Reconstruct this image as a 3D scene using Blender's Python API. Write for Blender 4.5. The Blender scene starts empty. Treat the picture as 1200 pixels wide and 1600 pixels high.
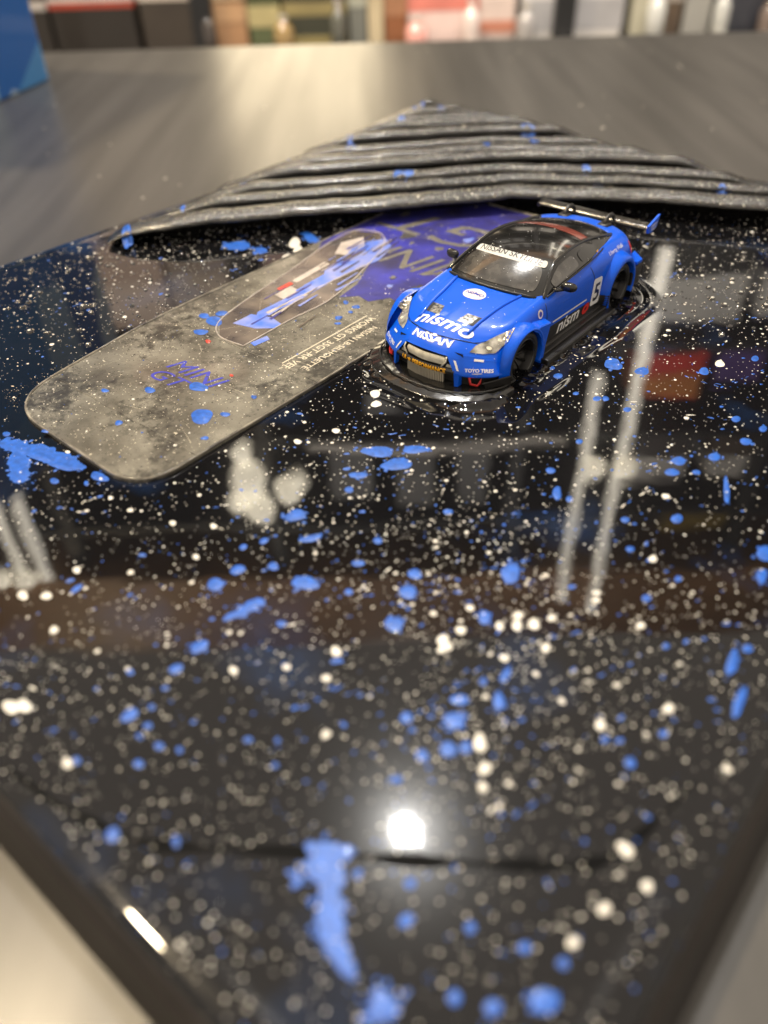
import bpy, bmesh, math, random
import numpy as np
from mathutils import Vector, Matrix
from mathutils.bvhtree import BVHTree

R = math.radians
MM = 0.001
scene = bpy.context.scene
COL = scene.collection

# ---------------------------------------------------------------- camera
# the plaque's long side runs along +Y, its short side along +X, z = 0 is the resin surface
EYE_H = 90.0
PITCH, ROLL, AZ = R(40.5), R(1.7), R(49.0)      # AZ: angle between the view heading and the plaque's sides
HX = Vector((math.sin(AZ), math.cos(AZ), 0))    # level "to the right" of the viewer
HY = Vector((-math.cos(AZ), math.sin(AZ), 0))   # level "away" from the viewer
fw = HY * math.cos(PITCH) + Vector((0, 0, -math.sin(PITCH)))
r0 = HX.copy()
u0 = r0.cross(fw)
cr = r0 * math.cos(ROLL) - u0 * math.sin(ROLL)
cu = r0 * math.sin(ROLL) + u0 * math.cos(ROLL)
cam_data = bpy.data.cameras.new("camera")
cam = bpy.data.objects.new("camera", cam_data)
COL.objects.link(cam)
cam.matrix_world = Matrix(((cr.x, cu.x, -fw.x, 0), (cr.y, cu.y, -fw.y, 0), (cr.z, cu.z, -fw.z, EYE_H * MM), (0, 0, 0, 1)))
cam_data.sensor_fit = 'VERTICAL'
cam_data.sensor_height = 34.6
cam_data.sensor_width = 25.95
cam_data.lens = 34.6 * 1240 / 1600
cam_data.clip_start = 0.005
cam_data.clip_end = 50
cam_data.dof.use_dof = True
cam_data.dof.focus_distance = 0.176
cam_data.dof.aperture_fstop = cam_data.lens / 3.0
scene.camera = cam

# ---------------------------------------------------------------- light: an indoor shop, even ambient and ceiling spots
world = bpy.data.worlds.new("World")
scene.world = world
world.use_nodes = True
bg = world.node_tree.nodes["Background"]
bg.inputs[0].default_value = (1.0, 0.87, 0.72, 1)
bg.inputs[1].default_value = 0.62
scene.view_settings.view_transform = 'Standard'
scene.view_settings.look = 'None'
scene.view_settings.exposure = 0.34
scene.view_settings.gamma = 1.0
scene.cycles.use_denoising = True
scene.cycles.max_bounces = 8
scene.cycles.sample_clamp_indirect = 8
scene.cycles.sample_clamp_direct = 0


def hp(x, y, z):
    """viewer-levelled millimetres (right, away, up) -> world millimetres"""
    v = HX * x + HY * y
    return Vector((v.x, v.y, z))


HROT = math.atan2(HX.y, HX.x)

# ---------------------------------------------------------------- helpers


def node(nt, kind, **kw):
    n = nt.nodes.new(kind)
    for k, v in kw.items():
        setattr(n, k, v)
    return n


def pm(name, col, rough=0.5, metal=0.0, spec=0.5, coat=0.0, coat_rough=0.03, vary=0.0, vscale=300.0, bump=0.0, bscale=800.0,
       bdist=0.0002, dark=None, emit=None, estr=0.0, stretch=None, rvary=0.0, detail=4.0, ior=1.5):
    m = bpy.data.materials.new(name)
    m.use_nodes = True
    nt = m.node_tree
    b = nt.nodes["Principled BSDF"]
    c = (*col, 1) if len(col) == 3 else col
    b.inputs['Base Color'].default_value = c
    b.inputs['Roughness'].default_value = rough
    b.inputs['Metallic'].default_value = metal
    b.inputs['Specular IOR Level'].default_value = spec
    b.inputs['IOR'].default_value = ior
    b.inputs['Coat Weight'].default_value = coat
    b.inputs['Coat Roughness'].default_value = coat_rough
    tc = None
    if vary or bump or rvary:
        tc = node(nt, 'ShaderNodeTexCoord')
        src = tc.outputs['Object']
        if stretch:
            mp = node(nt, 'ShaderNodeMapping')
            mp.inputs['Scale'].default_value = stretch
            nt.links.new(src, mp.inputs['Vector'])
            src = mp.outputs['Vector']
    if vary:
        n = node(nt, 'ShaderNodeTexNoise')
        n.inputs['Scale'].default_value = vscale
        n.inputs['Detail'].default_value = detail
        nt.links.new(src, n.inputs['Vector'])
        rp = node(nt, 'ShaderNodeValToRGB')
        rp.color_ramp.elements[0].position = 0.35
        rp.color_ramp.elements[1].position = 0.68
        d = dark if dark else tuple(x * (1 - vary) for x in col[:3])
        rp.color_ramp.elements[0].color = (*d, 1)
        rp.color_ramp.elements[1].color = c
        nt.links.new(n.outputs['Fac'], rp.inputs['Fac'])
        nt.links.new(rp.outputs['Color'], b.inputs['Base Color'])
        if rvary:
            mr = node(nt, 'ShaderNodeMapRange')
            mr.inputs['To Min'].default_value = rough + rvary
            mr.inputs['To Max'].default_value = max(rough - rvary, 0.02)
            nt.links.new(n.outputs['Fac'], mr.inputs['Value'])
            nt.links.new(mr.outputs['Result'], b.inputs['Roughness'])
    if bump:
        n2 = node(nt, 'ShaderNodeTexNoise')
        n2.inputs['Scale'].default_value = bscale
        n2.inputs['Detail'].default_value = 3.0
        nt.links.new(src, n2.inputs['Vector'])
        bp = node(nt, 'ShaderNodeBump')
        bp.inputs['Strength'].default_value = bump
        bp.inputs['Distance'].default_value = bdist
        nt.links.new(n2.outputs['Fac'], bp.inputs['Height'])
        nt.links.new(bp.outputs['Normal'], b.inputs['Normal'])
    if emit:
        b.inputs['Emission Color'].default_value = (*emit, 1)
        b.inputs['Emission Strength'].default_value = estr
    return m


def link(name, verts, faces, m, parent=None, smooth=True, mats=None, fmat=None):
    """verts in millimetres"""
    me = bpy.data.meshes.new(name)
    me.from_pydata([tuple(c * MM for c in v) for v in verts], [], faces)
    me.materials.append(m)
    for x in mats or []:
        me.materials.append(x)
    if fmat:
        me.polygons.foreach_set('material_index', fmat)
    me.polygons.foreach_set('use_smooth', [smooth] * len(me.polygons))
    me.update()
    o = bpy.data.objects.new(name, me)
    COL.objects.link(o)
    if parent:
        o.parent = parent
    return o


def autosmooth(o, ang=35):
    bm = bmesh.new()
    bm.from_mesh(o.data)
    for e in bm.edges:
        if len(e.link_faces) == 2 and e.calc_face_angle(0) > R(ang):
            e.smooth = False
    bm.to_mesh(o.data)
    bm.free()
    return o


def thing(name, label, cat, loc=(0, 0, 0), rz=0.0, group=None):
    o = bpy.data.objects.new(name, None)
    o.empty_display_size = 0.01
    COL.objects.link(o)
    o.location = [c * MM for c in loc]
    o.rotation_euler = (0, 0, rz)
    o['label'] = label
    o['category'] = cat
    if group:
        o['group'] = group
    return o


class MB:
    """collects several shapes into one mesh"""

    def __init__(s):
        s.v, s.f = [], []

    def add(s, v, f):
        n = len(s.v)
        s.v += [tuple(p) for p in v]
        s.f += [tuple(i + n for i in q) for q in f]
        return s

    def box(s, x0, x1, y0, y1, z0, z1):
        v = [(x, y, z) for x in (x0, x1) for y in (y0, y1) for z in (z0, z1)]
        return s.add(v, [(0, 1, 3, 2), (4, 6, 7, 5), (0, 4, 5, 1), (2, 3, 7, 6), (0, 2, 6, 4), (1, 5, 7, 3)])

    def bbox(s, x0, x1, y0, y1, z0, z1, r):
        """box with bevelled edges"""
        bm = bmesh.new()
        bmesh.ops.create_cube(bm, size=1)
        for w in bm.verts:
            w.co = ((x0 + x1) / 2 + w.co.x * (x1 - x0), (y0 + y1) / 2 + w.co.y * (y1 - y0), (z0 + z1) / 2 + w.co.z * (z1 - z0))
        bmesh.ops.bevel(bm, geom=bm.edges[:], offset=r, segments=2, affect='EDGES', profile=0.5)
        bm.verts.index_update()
        s.add([w.co[:] for w in bm.verts], [[w.index for w in f.verts] for f in bm.faces])
        bm.free()
        return s

    def tube(s, pts, r, n=8):
        pts = [Vector(p) for p in pts]
        rr = r if isinstance(r, (list, tuple)) else [r] * len(pts)
        rings = []
        for i, p in enumerate(pts):
            d = (pts[min(i + 1, len(pts) - 1)] - pts[max(i - 1, 0)]).normalized()
            a = d.cross(Vector((0, 0, 1)))
            if a.length < 1e-3:
                a = d.cross(Vector((1, 0, 0)))
            a.normalize()
            b = d.cross(a)
            rings.append([p + (a * math.cos(2 * math.pi * k / n) + b * math.sin(2 * math.pi * k / n)) * rr[i] for k in range(n)])
        v = [q for g in rings for q in g]
        f = [(i * n + k, i * n + (k + 1) % n, (i + 1) * n + (k + 1) % n, (i + 1) * n + k) for i in range(len(pts) - 1) for k in range(n)]
        f += [tuple(range(n))[::-1], tuple(range((len(pts) - 1) * n, len(pts) * n))]
        return s.add(v, f)

    def prism(s, poly, z0, z1, taper=0.0):
        n = len(poly)
        cx = sum(p[0] for p in poly) / n
        cy = sum(p[1] for p in poly) / n
        v = [(x, y, z0) for x, y in poly] + [(cx + (x - cx) * (1 - taper), cy + (y - cy) * (1 - taper), z1) for x, y in poly]
        f = [tuple(range(n))[::-1], tuple(range(n, 2 * n))] + [(i, (i + 1) % n, n + (i + 1) % n, n + i) for i in range(n)]
        return s.add(v, f)

    def grid(s, P, flip=False):
        h, w = len(P), len(P[0])
        f = []
        for i in range(h - 1):
            for j in range(w - 1):
                q = (i * w + j, i * w + j + 1, (i + 1) * w + j + 1, (i + 1) * w + j)
                f.append(q[::-1] if flip else q)
        return s.add([p for row in P for p in row], f)

    def build(s, name, m, parent=None, smooth=True, auto=None):
        o = link(name, s.v, s.f, m, parent, smooth)
        if auto:
            autosmooth(o, auto)
        return o


def crom(P, n):
    """Catmull-Rom through points -> n samples"""
    P = np.array(P, float)
    k = len(P)
    E = np.vstack([2 * P[0] - P[1], P, 2 * P[-1] - P[-2]])
    out = []
    for t in np.linspace(0, k - 1, n):
        i = min(int(t), k - 2)
        u = t - i
        a, b, c, d = E[i], E[i + 1], E[i + 2], E[i + 3]
        out.append(0.5 * (2 * b + (c - a) * u + (2 * a - 5 * b + 4 * c - d) * u * u + (3 * b - a - 3 * c + d) * u ** 3))
    return np.array(out)


def surf(rows, nu, nv):
    """rows of control points -> smooth grid"""
    A = np.array([crom(r_, nv) for r_ in rows])
    return np.array([crom(A[:, j], nu) for j in range(nv)]).transpose(1, 0, 2)


def coons(c0, c1, d0, d1):
    """c0,c1 run along u (bottom/top), d0,d1 along v (left/right); all sampled"""
    n, m_ = len(c0), len(d0)
    P = np.zeros((m_, n, 3))
    for j in range(m_):
        v = j / (m_ - 1)
        for i in range(n):
            u = i / (n - 1)
            P[j, i] = (1 - v) * c0[i] + v * c1[i] + (1 - u) * d0[j] + u * d1[j] - (
                (1 - u) * (1 - v) * c0[0] + u * (1 - v) * c0[-1] + (1 - u) * v * c1[0] + u * v * c1[-1])
    return P


rng = np.random.RandomState(7)
random.seed(7)


def vnoise(x, y, seed=0, n=64):
    """smooth periodic value noise on arrays"""
    t = np.random.RandomState(seed).rand(n, n)
    xi, yi = np.floor(x).astype(int), np.floor(y).astype(int)
    fx, fy = x - xi, y - yi
    fx, fy = fx * fx * (3 - 2 * fx), fy * fy * (3 - 2 * fy)
    g = lambda a, b: t[a % n, b % n]
    return (g(xi, yi) * (1 - fx) + g(xi + 1, yi) * fx) * (1 - fy) + (g(xi, yi + 1) * (1 - fx) + g(xi + 1, yi + 1) * fx) * fy - 0.5


def text_mesh(body, size, shear=0.0, bold=0.0, align='CENTER', spacing=1.0, depth=0.0, xs=1.0):
    """flat lettering as (verts, faces) in mm, centred on the baseline"""
    cu_ = bpy.data.curves.new('lettering', 'FONT')
    cu_.body = body
    cu_.size = size
    cu_.shear = shear
    cu_.offset = bold
    cu_.align_x = align
    cu_.space_character = spacing
    cu_.resolution_u = 3
    o = bpy.data.objects.new('lettering', cu_)
    COL.objects.link(o)
    bpy.context.view_layer.update()
    me = o.evaluated_get(bpy.context.evaluated_depsgraph_get()).to_mesh()
    bm = bmesh.new()
    bm.from_mesh(me)
    bmesh.ops.triangulate(bm, faces=bm.faces[:])
    for _ in range(3):
        le = [e for e in bm.edges if e.calc_length() > 0.7]
        if not le:
            break
        bmesh.ops.subdivide_edges(bm, edges=le, cuts=1)
        bmesh.ops.triangulate(bm, faces=[f for f in bm.faces if len(f.verts) > 3])
    bm.verts.index_update()
    v = [(w.co.x * xs, w.co.y, 0.0) for w in bm.verts]
    f = [[w.index for w in q.verts] for q in bm.faces]
    bm.free()
    bpy.data.objects.remove(o)
    bpy.data.curves.remove(cu_)
    return v, f

# ---------------------------------------------------------------- materials
M_TABLE = pm("grey_wood_laminate", (0.085, 0.080, 0.075), rough=0.33, spec=0.55, vary=0.35, vscale=1.0, stretch=(95, 6, 1), rvary=0.05, detail=6,
             bump=0.15, bscale=1.5, bdist=0.0003)
M_BOARD = pm("dark_board_edge", (0.014, 0.010, 0.008), rough=0.38, vary=0.3, vscale=120)
M_FOLD = pm("black_resined_cloth", (0.013, 0.012, 0.010), rough=0.24, spec=0.9, coat=.25, coat_rough=.15, vary=0.5, vscale=380, bump=1.0, bscale=1300, bdist=0.0005)
M_WHITE = pm("white_paint_drop", (0.78, 0.75, 0.68), rough=0.25, coat=0.5)
M_BLUE = pm("blue_paint_drop", (0.006, 0.115, 0.58), rough=0.45, coat=0.15, vary=0.4, vscale=900)
M_RED = pm("red_paint_drop", (0.6, 0.05, 0.03), rough=0.3)
M_BEAD = pm("clear_resin_bead", (0.02, 0.02, 0.022), rough=0.06, spec=0.8, coat=1.0, coat_rough=0.02)
M_CREASE = pm("dark_crease", (0.004, 0.004, 0.004), rough=0.5, spec=0.03)
M_BLACK = pm("black_plastic", (0.012, 0.012, 0.012), rough=0.3)


def resin_material():
    m = pm("black_speckled_resin", (0.006, 0.006, 0.007), rough=0.025, spec=0.5, ior=1.5, coat=0.07, coat_rough=0.17)
    nt = m.node_tree
    b = nt.nodes["Principled BSDF"]
    tc = node(nt, 'ShaderNodeTexCoord')
    # dusting of paint mist too fine to build drop by drop
    vo = node(nt, 'ShaderNodeTexVoronoi')
    vo.inputs['Scale'].default_value = 1500
    nt.links.new(tc.outputs['Object'], vo.inputs['Vector'])
    sep = node(nt, 'ShaderNodeSeparateColor')
    nt.links.new(vo.outputs['Color'], sep.inputs['Color'])
    pick = node(nt, 'ShaderNodeMath', operation='GREATER_THAN')
    pick.inputs[1].default_value = 0.80
    nt.links.new(sep.outputs[0], pick.inputs[0])
    near = node(nt, 'ShaderNodeMath', operation='LESS_THAN')
    near.inputs[1].default_value = 0.17
    nt.links.new(vo.outputs['Distance'], near.inputs[0])
    mul = node(nt, 'ShaderNodeMath', operation='MULTIPLY')
    nt.links.new(pick.outputs[0], mul.inputs[0])
    nt.links.new(near.outputs[0], mul.inputs[1])
    hue = node(nt, 'ShaderNodeMath', operation='GREATER_THAN')
    hue.inputs[1].default_value = 0.80
    nt.links.new(sep.outputs[1], hue.inputs[0])
    two = node(nt, 'ShaderNodeMix', data_type='RGBA')
    two.inputs[6].default_value = (0.42, 0.40, 0.37, 1)
    two.inputs[7].default_value = (0.03, 0.13, 0.5, 1)
    nt.links.new(hue.outputs[0], two.inputs[0])
    # faint bluish mist in broad patches
    nz = node(nt, 'ShaderNodeTexNoise')
    nz.inputs['Scale'].default_value = 38
    nz.inputs['Detail'].default_value = 6
    nt.links.new(tc.outputs['Object'], nz.inputs['Vector'])
    rp = node(nt, 'ShaderNodeValToRGB')
    rp.color_ramp.elements[0].position = 0.56
    rp.color_ramp.elements[0].color = (0.005, 0.005, 0.006, 1)
    rp.color_ramp.elements[1].position = 0.75
    rp.color_ramp.elements[1].color = (0.008, 0.020, 0.055, 1)
    nt.links.new(nz.outputs['Fac'], rp.inputs['Fac'])
    mx = node(nt, 'ShaderNodeMix', data_type='RGBA')
    nt.links.new(mul.outputs[0], mx.inputs[0])
    nt.links.new(rp.outputs['Color'], mx.inputs[6])
    nt.links.new(two.outputs[2], mx.inputs[7])
    nt.links.new(mx.outputs[2], b.inputs['Base Color'])
    # slight orange-peel of the poured surface
    n2 = node(nt, 'ShaderNodeTexNoise')
    n2.inputs['Scale'].default_value = 70
    n2.inputs['Detail'].default_value = 2
    nt.links.new(tc.outputs['Object'], n2.inputs['Vector'])
    bp = node(nt, 'ShaderNodeBump')
    bp.inputs['Strength'].default_value = 0.17
    bp.inputs['Distance'].default_value = 0.0002
    nt.links.new(n2.outputs['Fac'], bp.inputs['Height'])
    nt.links.new(bp.outputs['Normal'], b.inputs['Normal'])
    return m


M_RESIN = resin_material()

# ---------------------------------------------------------------- table
TZ = -12.0
table = thing("shop_table", "long dark grey wood-grain table top under the plaque", "table", hp(0, 0, TZ - 760), HROT)
t_ = MB().bbox(-1000, 1000, -620, 587, 724, 760, 2)
t_.build("table_top", M_TABLE, table, smooth=False)
for sx in (-940, 940):
    for sy in (-560, 520):
        MB().bbox(sx - 30, sx + 30, sy - 30, sy + 30, 0, 723.5, 3).build("leg", M_BLACK, table, smooth=False)
fl = MB().box(-3000, 3000, -2000, 4000, TZ - 780, TZ - 760.5).build("floor", pm("shop_floor", (0.22, 0.2, 0.18), rough=0.4, vary=0.2, vscale=3), None, False)
fl.rotation_euler = (0, 0, HROT)
fl['kind'] = 'structure'

td = MB()
for _ in range(110):
    x, y = random.uniform(-330, 420), random.uniform(260, 560)
    r_ = random.uniform(.25, .8)
    td.prism([(x + r_ * math.cos(t), y + r_ * math.sin(t)) for t in np.linspace(0, 6.28, 8)[:-1]], 760.02, 760.02 + r_ * .4, .3)
td.build("dust_fleck", pm("pale_dust", (.7, .66, .58), rough=.4, coat=.5), table)['kind'] = 'stuff'

# ---------------------------------------------------------------- plaque
plaque = thing("display_plaque", "black resin plaque splattered with white and blue paint lying on the table", "plaque", (0, 0, 0))
FLC, FRC, BRC, BLC = (-226, 8.2), (1.0, 8.2), (0.0, 288), (-217, 285)
CAR0, CARROT = (-90.5, 150.0), R(0.5)


def edge_dist(x, y):
    P = [FLC, FRC, BRC, BLC]
    d = np.full(np.shape(x), 1e9)
    for i in range(4):
        a, b = np.array(P[i]), np.array(P[(i + 1) % 4])
        t = (b - a) / np.linalg.norm(b - a)
        d = np.minimum(d, -(x - a[0]) * t[1] + (y - a[1]) * t[0])
    return d


def car_dist(x, y):
    c, s = math.cos(CARROT), math.sin(CARROT)
    u = c * (x - CAR0[0]) + s * (y - CAR0[1])
    v = -s * (x - CAR0[0]) + c * (y - CAR0[1])
    # the pool round the car: blunt rounded front, squarer tail
    qx, qy = np.abs(u) - 8.5, np.abs(v - 0.5) - 27.5
    return np.hypot(np.maximum(qx, 0), np.maximum(qy, 0)) + np.minimum(np.maximum(qx, qy), 0) - 9.0


CREASE = crom([(-76.2, 10.6), (-63.9, 12.1), (-54.6, 14.8), (-47.9, 18.9), (-37, 27.1), (-27.1, 33.9), (-17.8, 40.9), (-12.1, 45.5), (-9.3, 49.4), (-7.3, 56.7), (-6, 63.9)], 60)


def resin_z(x, y, edge=True):
    x, y = np.asarray(x, float), np.asarray(y, float)
    z = 0.09 * vnoise(x / 27, y / 27, 3) + 0.012 * vnoise(x / 9, y / 9, 4)
    d = car_dist(x, y)
    dd = np.maximum(d, 0)
    wob = 1 + 0.8 * vnoise(x / 6, y / 6, 5)
    part = np.clip(0.35 + 1.7 * vnoise(x / 12 + 5, y / 12, 21), 0.0, 1)
    z = z + 0.7 * np.exp(-dd / 1.3) * wob + 0.30 * part * np.exp(-((d - 5.4 - 1.4 * vnoise(x / 9, y / 9, 8)) / 1.0) ** 2) - 0.12 * part * np.exp(-((d - 3.2) / 1.3) ** 2)
    lump = np.exp(-((d + 0.3) / 1.0) ** 2)
    z = z + lump * (0.9 * vnoise(x / 1.3, y / 1.3, 6) + 0.7 * vnoise(x / 0.7, y / 0.7, 9))
    e = edge_dist(x, y)
    z = z + 0.14 * np.exp(-((e - 3.2) / 1.3) ** 2) * (1 + .5 * vnoise(x / 16, y / 16, 31))
    if edge:
        r_ = np.maximum(1.0 - e, 0)
        z = z - np.minimum(r_ * r_ * 1.3, 2.2)
    return z


NX, NY = 380, 480
gu, gv = np.meshgrid(np.linspace(0, 1, NX), np.linspace(0, 1, NY))
gx = (1 - gv) * (FLC[0] + gu * (FRC[0] - FLC[0])) + gv * (BLC[0] + gu * (BRC[0] - BLC[0]))
gy = (1 - gv) * (FLC[1] + gu * (FRC[1] - FLC[1])) + gv * (BLC[1] + gu * (BRC[1] - BLC[1]))
gz = resin_z(gx, gy)
me = bpy.data.meshes.new("resin_surface")
co = np.stack([gx, gy, gz], -1).reshape(-1, 3) * MM
me.vertices.add(len(co))
me.vertices.foreach_set('co', co.astype(np.float32).ravel())
idx = np.arange(NX * NY).reshape(NY, NX)
q = np.stack([idx[:-1, :-1], idx[:-1, 1:], idx[1:, 1:], idx[1:, :-1]], -1).reshape(-1)
nq = (NX - 1) * (NY - 1)
me.loops.add(nq * 4)
me.loops.foreach_set('vertex_index', q)
me.polygons.add(nq)
me.polygons.foreach_set('loop_start', np.arange(nq) * 4)
me.polygons.foreach_set('loop_total', np.full(nq, 4))
me.polygons.foreach_set('use_smooth', np.ones(nq, bool))
me.update(calc_edges=True)
me.materials.append(M_RESIN)
resin = bpy.data.objects.new("resin_surface", me)
COL.objects.link(resin)
resin.parent = plaque


def grow(P, k):
    c = (-112, 147)
    return [(x + math.copysign(k, x - c[0]), y + math.copysign(k, y - c[1])) for x, y in P]


base = [FLC, FRC, BRC, BLC]
top_, bot_ = grow(base, 0.05), grow(base, 3.1)
low_ = grow(base, 2.9)
bd = MB()
vv = [(x, y, -1.3) for x, y in top_] + [(x, y, -2.6) for x, y in grow(base, 1.2)] + [(x, y, -10.8) for x, y in bot_] + [(x, y, TZ) for x, y in low_]
ff = [(3, 2, 1, 0)[::-1]] + [(r_ * 4 + i, (r_ + 1) * 4 + i, (r_ + 1) * 4 + (i + 1) % 4, r_ * 4 + (i + 1) % 4) for r_ in range(3) for i in range(4)]
bd.add(vv, ff[1:])
bd.add([(x, y, -1.3) for x, y in top_], [(0, 1, 2, 3)])
bd.build("board", M_BOARD, plaque, smooth=False)

cs = MB()
L, Rr = [], []
for i, p in enumerate(CREASE):
    d = CREASE[min(i + 1, 59)] - CREASE[max(i - 1, 0)]
    n = np.array([-d[1], d[0]]) / np.linalg.norm(d)
    w = 0.62 * min(1, i / 6, (59 - i) / 14 + 0.15) * (1 + 0.5 * math.sin(i * 0.9))
    zc = float(resin_z(p[0], p[1])) + 0.012
    L.append((*(p + n * w), zc))
    Rr.append((*(p - n * w), zc))
cs.grid([L, Rr]).build("crease", M_CREASE, plaque)

# paint: flat lens-shaped drops, each slightly uneven


def drop(mb, x, y, z, a, b, ang, h, n=10, wob=0.12):
    base_i = len(mb.v)
    ca, sa = math.cos(ang), math.sin(ang)
    ph = random.random() * 6.28
    ring, mid = [], []
    for k in range(n):
        t = 2 * math.pi * k / n
        r_ = 1 + wob * math.sin(2 * t + ph) + wob * 0.7 * math.sin(3 * t + 2 * ph) + random.uniform(-wob, wob) * 0.4
        px, py = a * r_ * math.cos(t), b * r_ * math.sin(t)
        ring.append((x + px * ca - py * sa, y + px * sa + py * ca, z - 0.03))
        mid.append((x + (px * ca - py * sa) * .72, y + (px * sa + py * ca) * .72, z + h * .75))
    mb.v += ring + mid + [(x, y, z + h)]
    for k in range(n):
        k2 = (k + 1) % n
        mb.f.append((base_i + k, base_i + k2, base_i + n + k2, base_i + n + k))
        mb.f.append((base_i + n + k, base_i + n + k2, base_i + 2 * n))


BLUE_SPLATS = [(-137.7,49.9,5.29,2.17,-2.87),(-132.2,51.0,6.16,1.7,-2.89),(-131.1,45.9,4.3,2.0,2.95),(-125.5,52.1,4.25,1.58,-2.82),(-122.9,48.3,1.34,0.93,3.03),(-117.3,54.3,2.59,1.47,-3.0),(-144.2,50.9,1.33,0.88,3.05),(-127.3,54.3,1.16,0.78,2.9),(-117.5,51.6,1.02,0.56,2.69),(-61.7,149.4,2.55,2.18,1.9),(-55.4,150.5,1.98,1.44,1.77),(-57.7,134.7,1.04,0.87,1.58),(-56.3,135.8,1.02,0.76,1.82),(-62.1,133.8,0.78,0.64,1.74),(-68.6,137.6,1.36,1.07,1.88),(-71.3,139.5,0.84,0.68,1.86),(-30.8,130.1,1.53,1.08,1.63),(-35.5,124.9,1.58,1.24,-1.78),(-35.0,120.9,1.46,1.09,-2.1),(-35.5,103.6,0.89,0.71,1.61),(-28.8,109.3,1.29,0.98,1.53),(-31.5,97.4,0.83,0.67,1.52),(-24.5,88.9,0.89,0.7,1.47),(-18.1,81.9,0.65,0.5,1.55),(-22.5,95.8,0.76,0.55,1.66),(-43.7,80.6,2.33,1.81,2.0),(-55.5,70.9,1.33,1.3,-2.33),(-53.9,67.1,1.92,1.5,2.24),(-51.4,60.6,1.77,1.72,2.44),(-41.6,70.2,1.68,1.15,2.1),(-48.3,102.7,1.83,0.9,2.06),(-52.6,107.7,1.02,0.89,1.54),(-45.7,102.6,0.91,0.66,1.92),(-80.7,69.3,2.08,1.83,-2.94),(-74.5,66.6,2.15,1.13,-2.19),(-81.8,58.0,0.89,0.76,-1.48),(-80.2,61.2,1.0,0.78,-1.69),(-78.8,49.3,1.92,1.67,2.38),(-78.5,53.8,1.63,1.35,-2.28),(-74.6,58.0,1.11,0.98,3.09),(-67.8,58.5,2.86,1.83,-2.54),(-71.1,49.8,2.74,1.22,-1.96),(-71.9,46.1,1.62,0.75,-1.57),(-70.9,39.4,2.02,1.49,-1.77),(-70.3,34.6,1.41,1.31,-1.54),(-69.0,25.6,1.78,1.44,-1.69),(-67.7,28.3,0.81,0.64,3.02),(-65.7,26.1,0.94,0.74,-3.03),(-65.2,24.4,0.93,0.48,3.08),(-62.0,25.1,1.01,0.79,-3.03),(-59.4,26.4,0.8,0.56,2.69),(-61.9,21.8,1.04,0.81,3.08),(-56.5,13.9,1.6,1.24,2.85),(-68.6,17.0,0.98,0.72,3.11),(-75.0,30.1,0.92,0.71,-3.1),(-68.8,31.5,0.77,0.61,-2.99),(-95.4,34.8,1.61,0.86,1.72),(-97.8,35.2,0.95,0.63,-1.92),(-39.6,48.9,1.22,1.11,2.22),(-35.8,55.7,1.74,1.05,-2.43),(-34.4,52.6,2.13,1.51,-2.41),(-34.4,45.6,1.21,1.15,2.03),(-32.4,48.5,1.53,1.46,1.61),(-30.8,50.2,1.33,0.99,2.11),(-33.2,63.1,1.77,0.72,1.77),(-31.5,58.9,1.9,1.03,2.12),(-35.0,60.2,0.78,0.7,1.83),(-13.4,61.4,1.01,0.87,-1.12),(-17.5,62.5,0.73,0.6,1.46),(-12.0,68.0,0.76,0.59,1.45),(-6.3,79.0,2.87,0.77,1.69),(-8.9,88.8,0.96,0.7,1.4),(-9.6,85.0,2.95,0.74,1.81),(-14.1,109.9,2.0,1.29,1.64),(-12.6,104.5,1.83,0.92,1.8),(-19.8,20.4,1.95,1.68,2.29),(-23.3,28.5,1.38,0.95,-1.73),(-25.5,31.9,1.01,0.86,-2.42),(-17.5,32.3,0.93,0.82,1.93),(-11.9,34.3,0.98,0.86,-1.93),(-8.0,35.5,0.94,0.8,-1.71),(-11.3,27.4,1.42,1.13,-2.28),(-7.6,31.2,2.13,1.79,-2.03),(-14.8,25.7,1.17,0.97,2.07),(-49.9,18.2,1.13,0.66,2.58),(-81.6,92.5,3.69,1.66,-2.49),(-76.1,91.7,3.01,1.99,-2.49),(-76.2,97.6,3.07,1.25,-2.48),(-78.1,80.4,0.95,0.9,3.1),(-79.6,84.7,1.78,1.15,-2.51),(-179.1,144.3,4.39,3.55,-3.01),(-171.0,145.7,2.86,2.14,2.63),(-165.6,161.5,5.4,2.05,2.65),(-44.9,158.6,1.72,1.15,1.74),(-38.3,170.6,1.5,0.78,1.81),(-32.5,144.8,1.26,0.9,1.56),(-28.1,138.5,1.45,1.05,1.44),(-27.1,144.7,1.21,0.78,1.65),(-60.4,86.5,0.9,0.85,-2.11),(-64.2,67.1,1.25,0.89,-2.52),(-65.2,73.2,0.95,0.86,2.41),(-53.0,119.0,0.88,0.71,1.77),(-25.3,122.1,4.16,0.54,1.95),(-64.6,50.1,1.0,0.86,-2.91),(-61.1,61.3,0.84,0.79,2.8),(-31.5,123.6,0.9,0.69,-1.86),(-50.9,134.8,1.02,0.83,1.51)]
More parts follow.
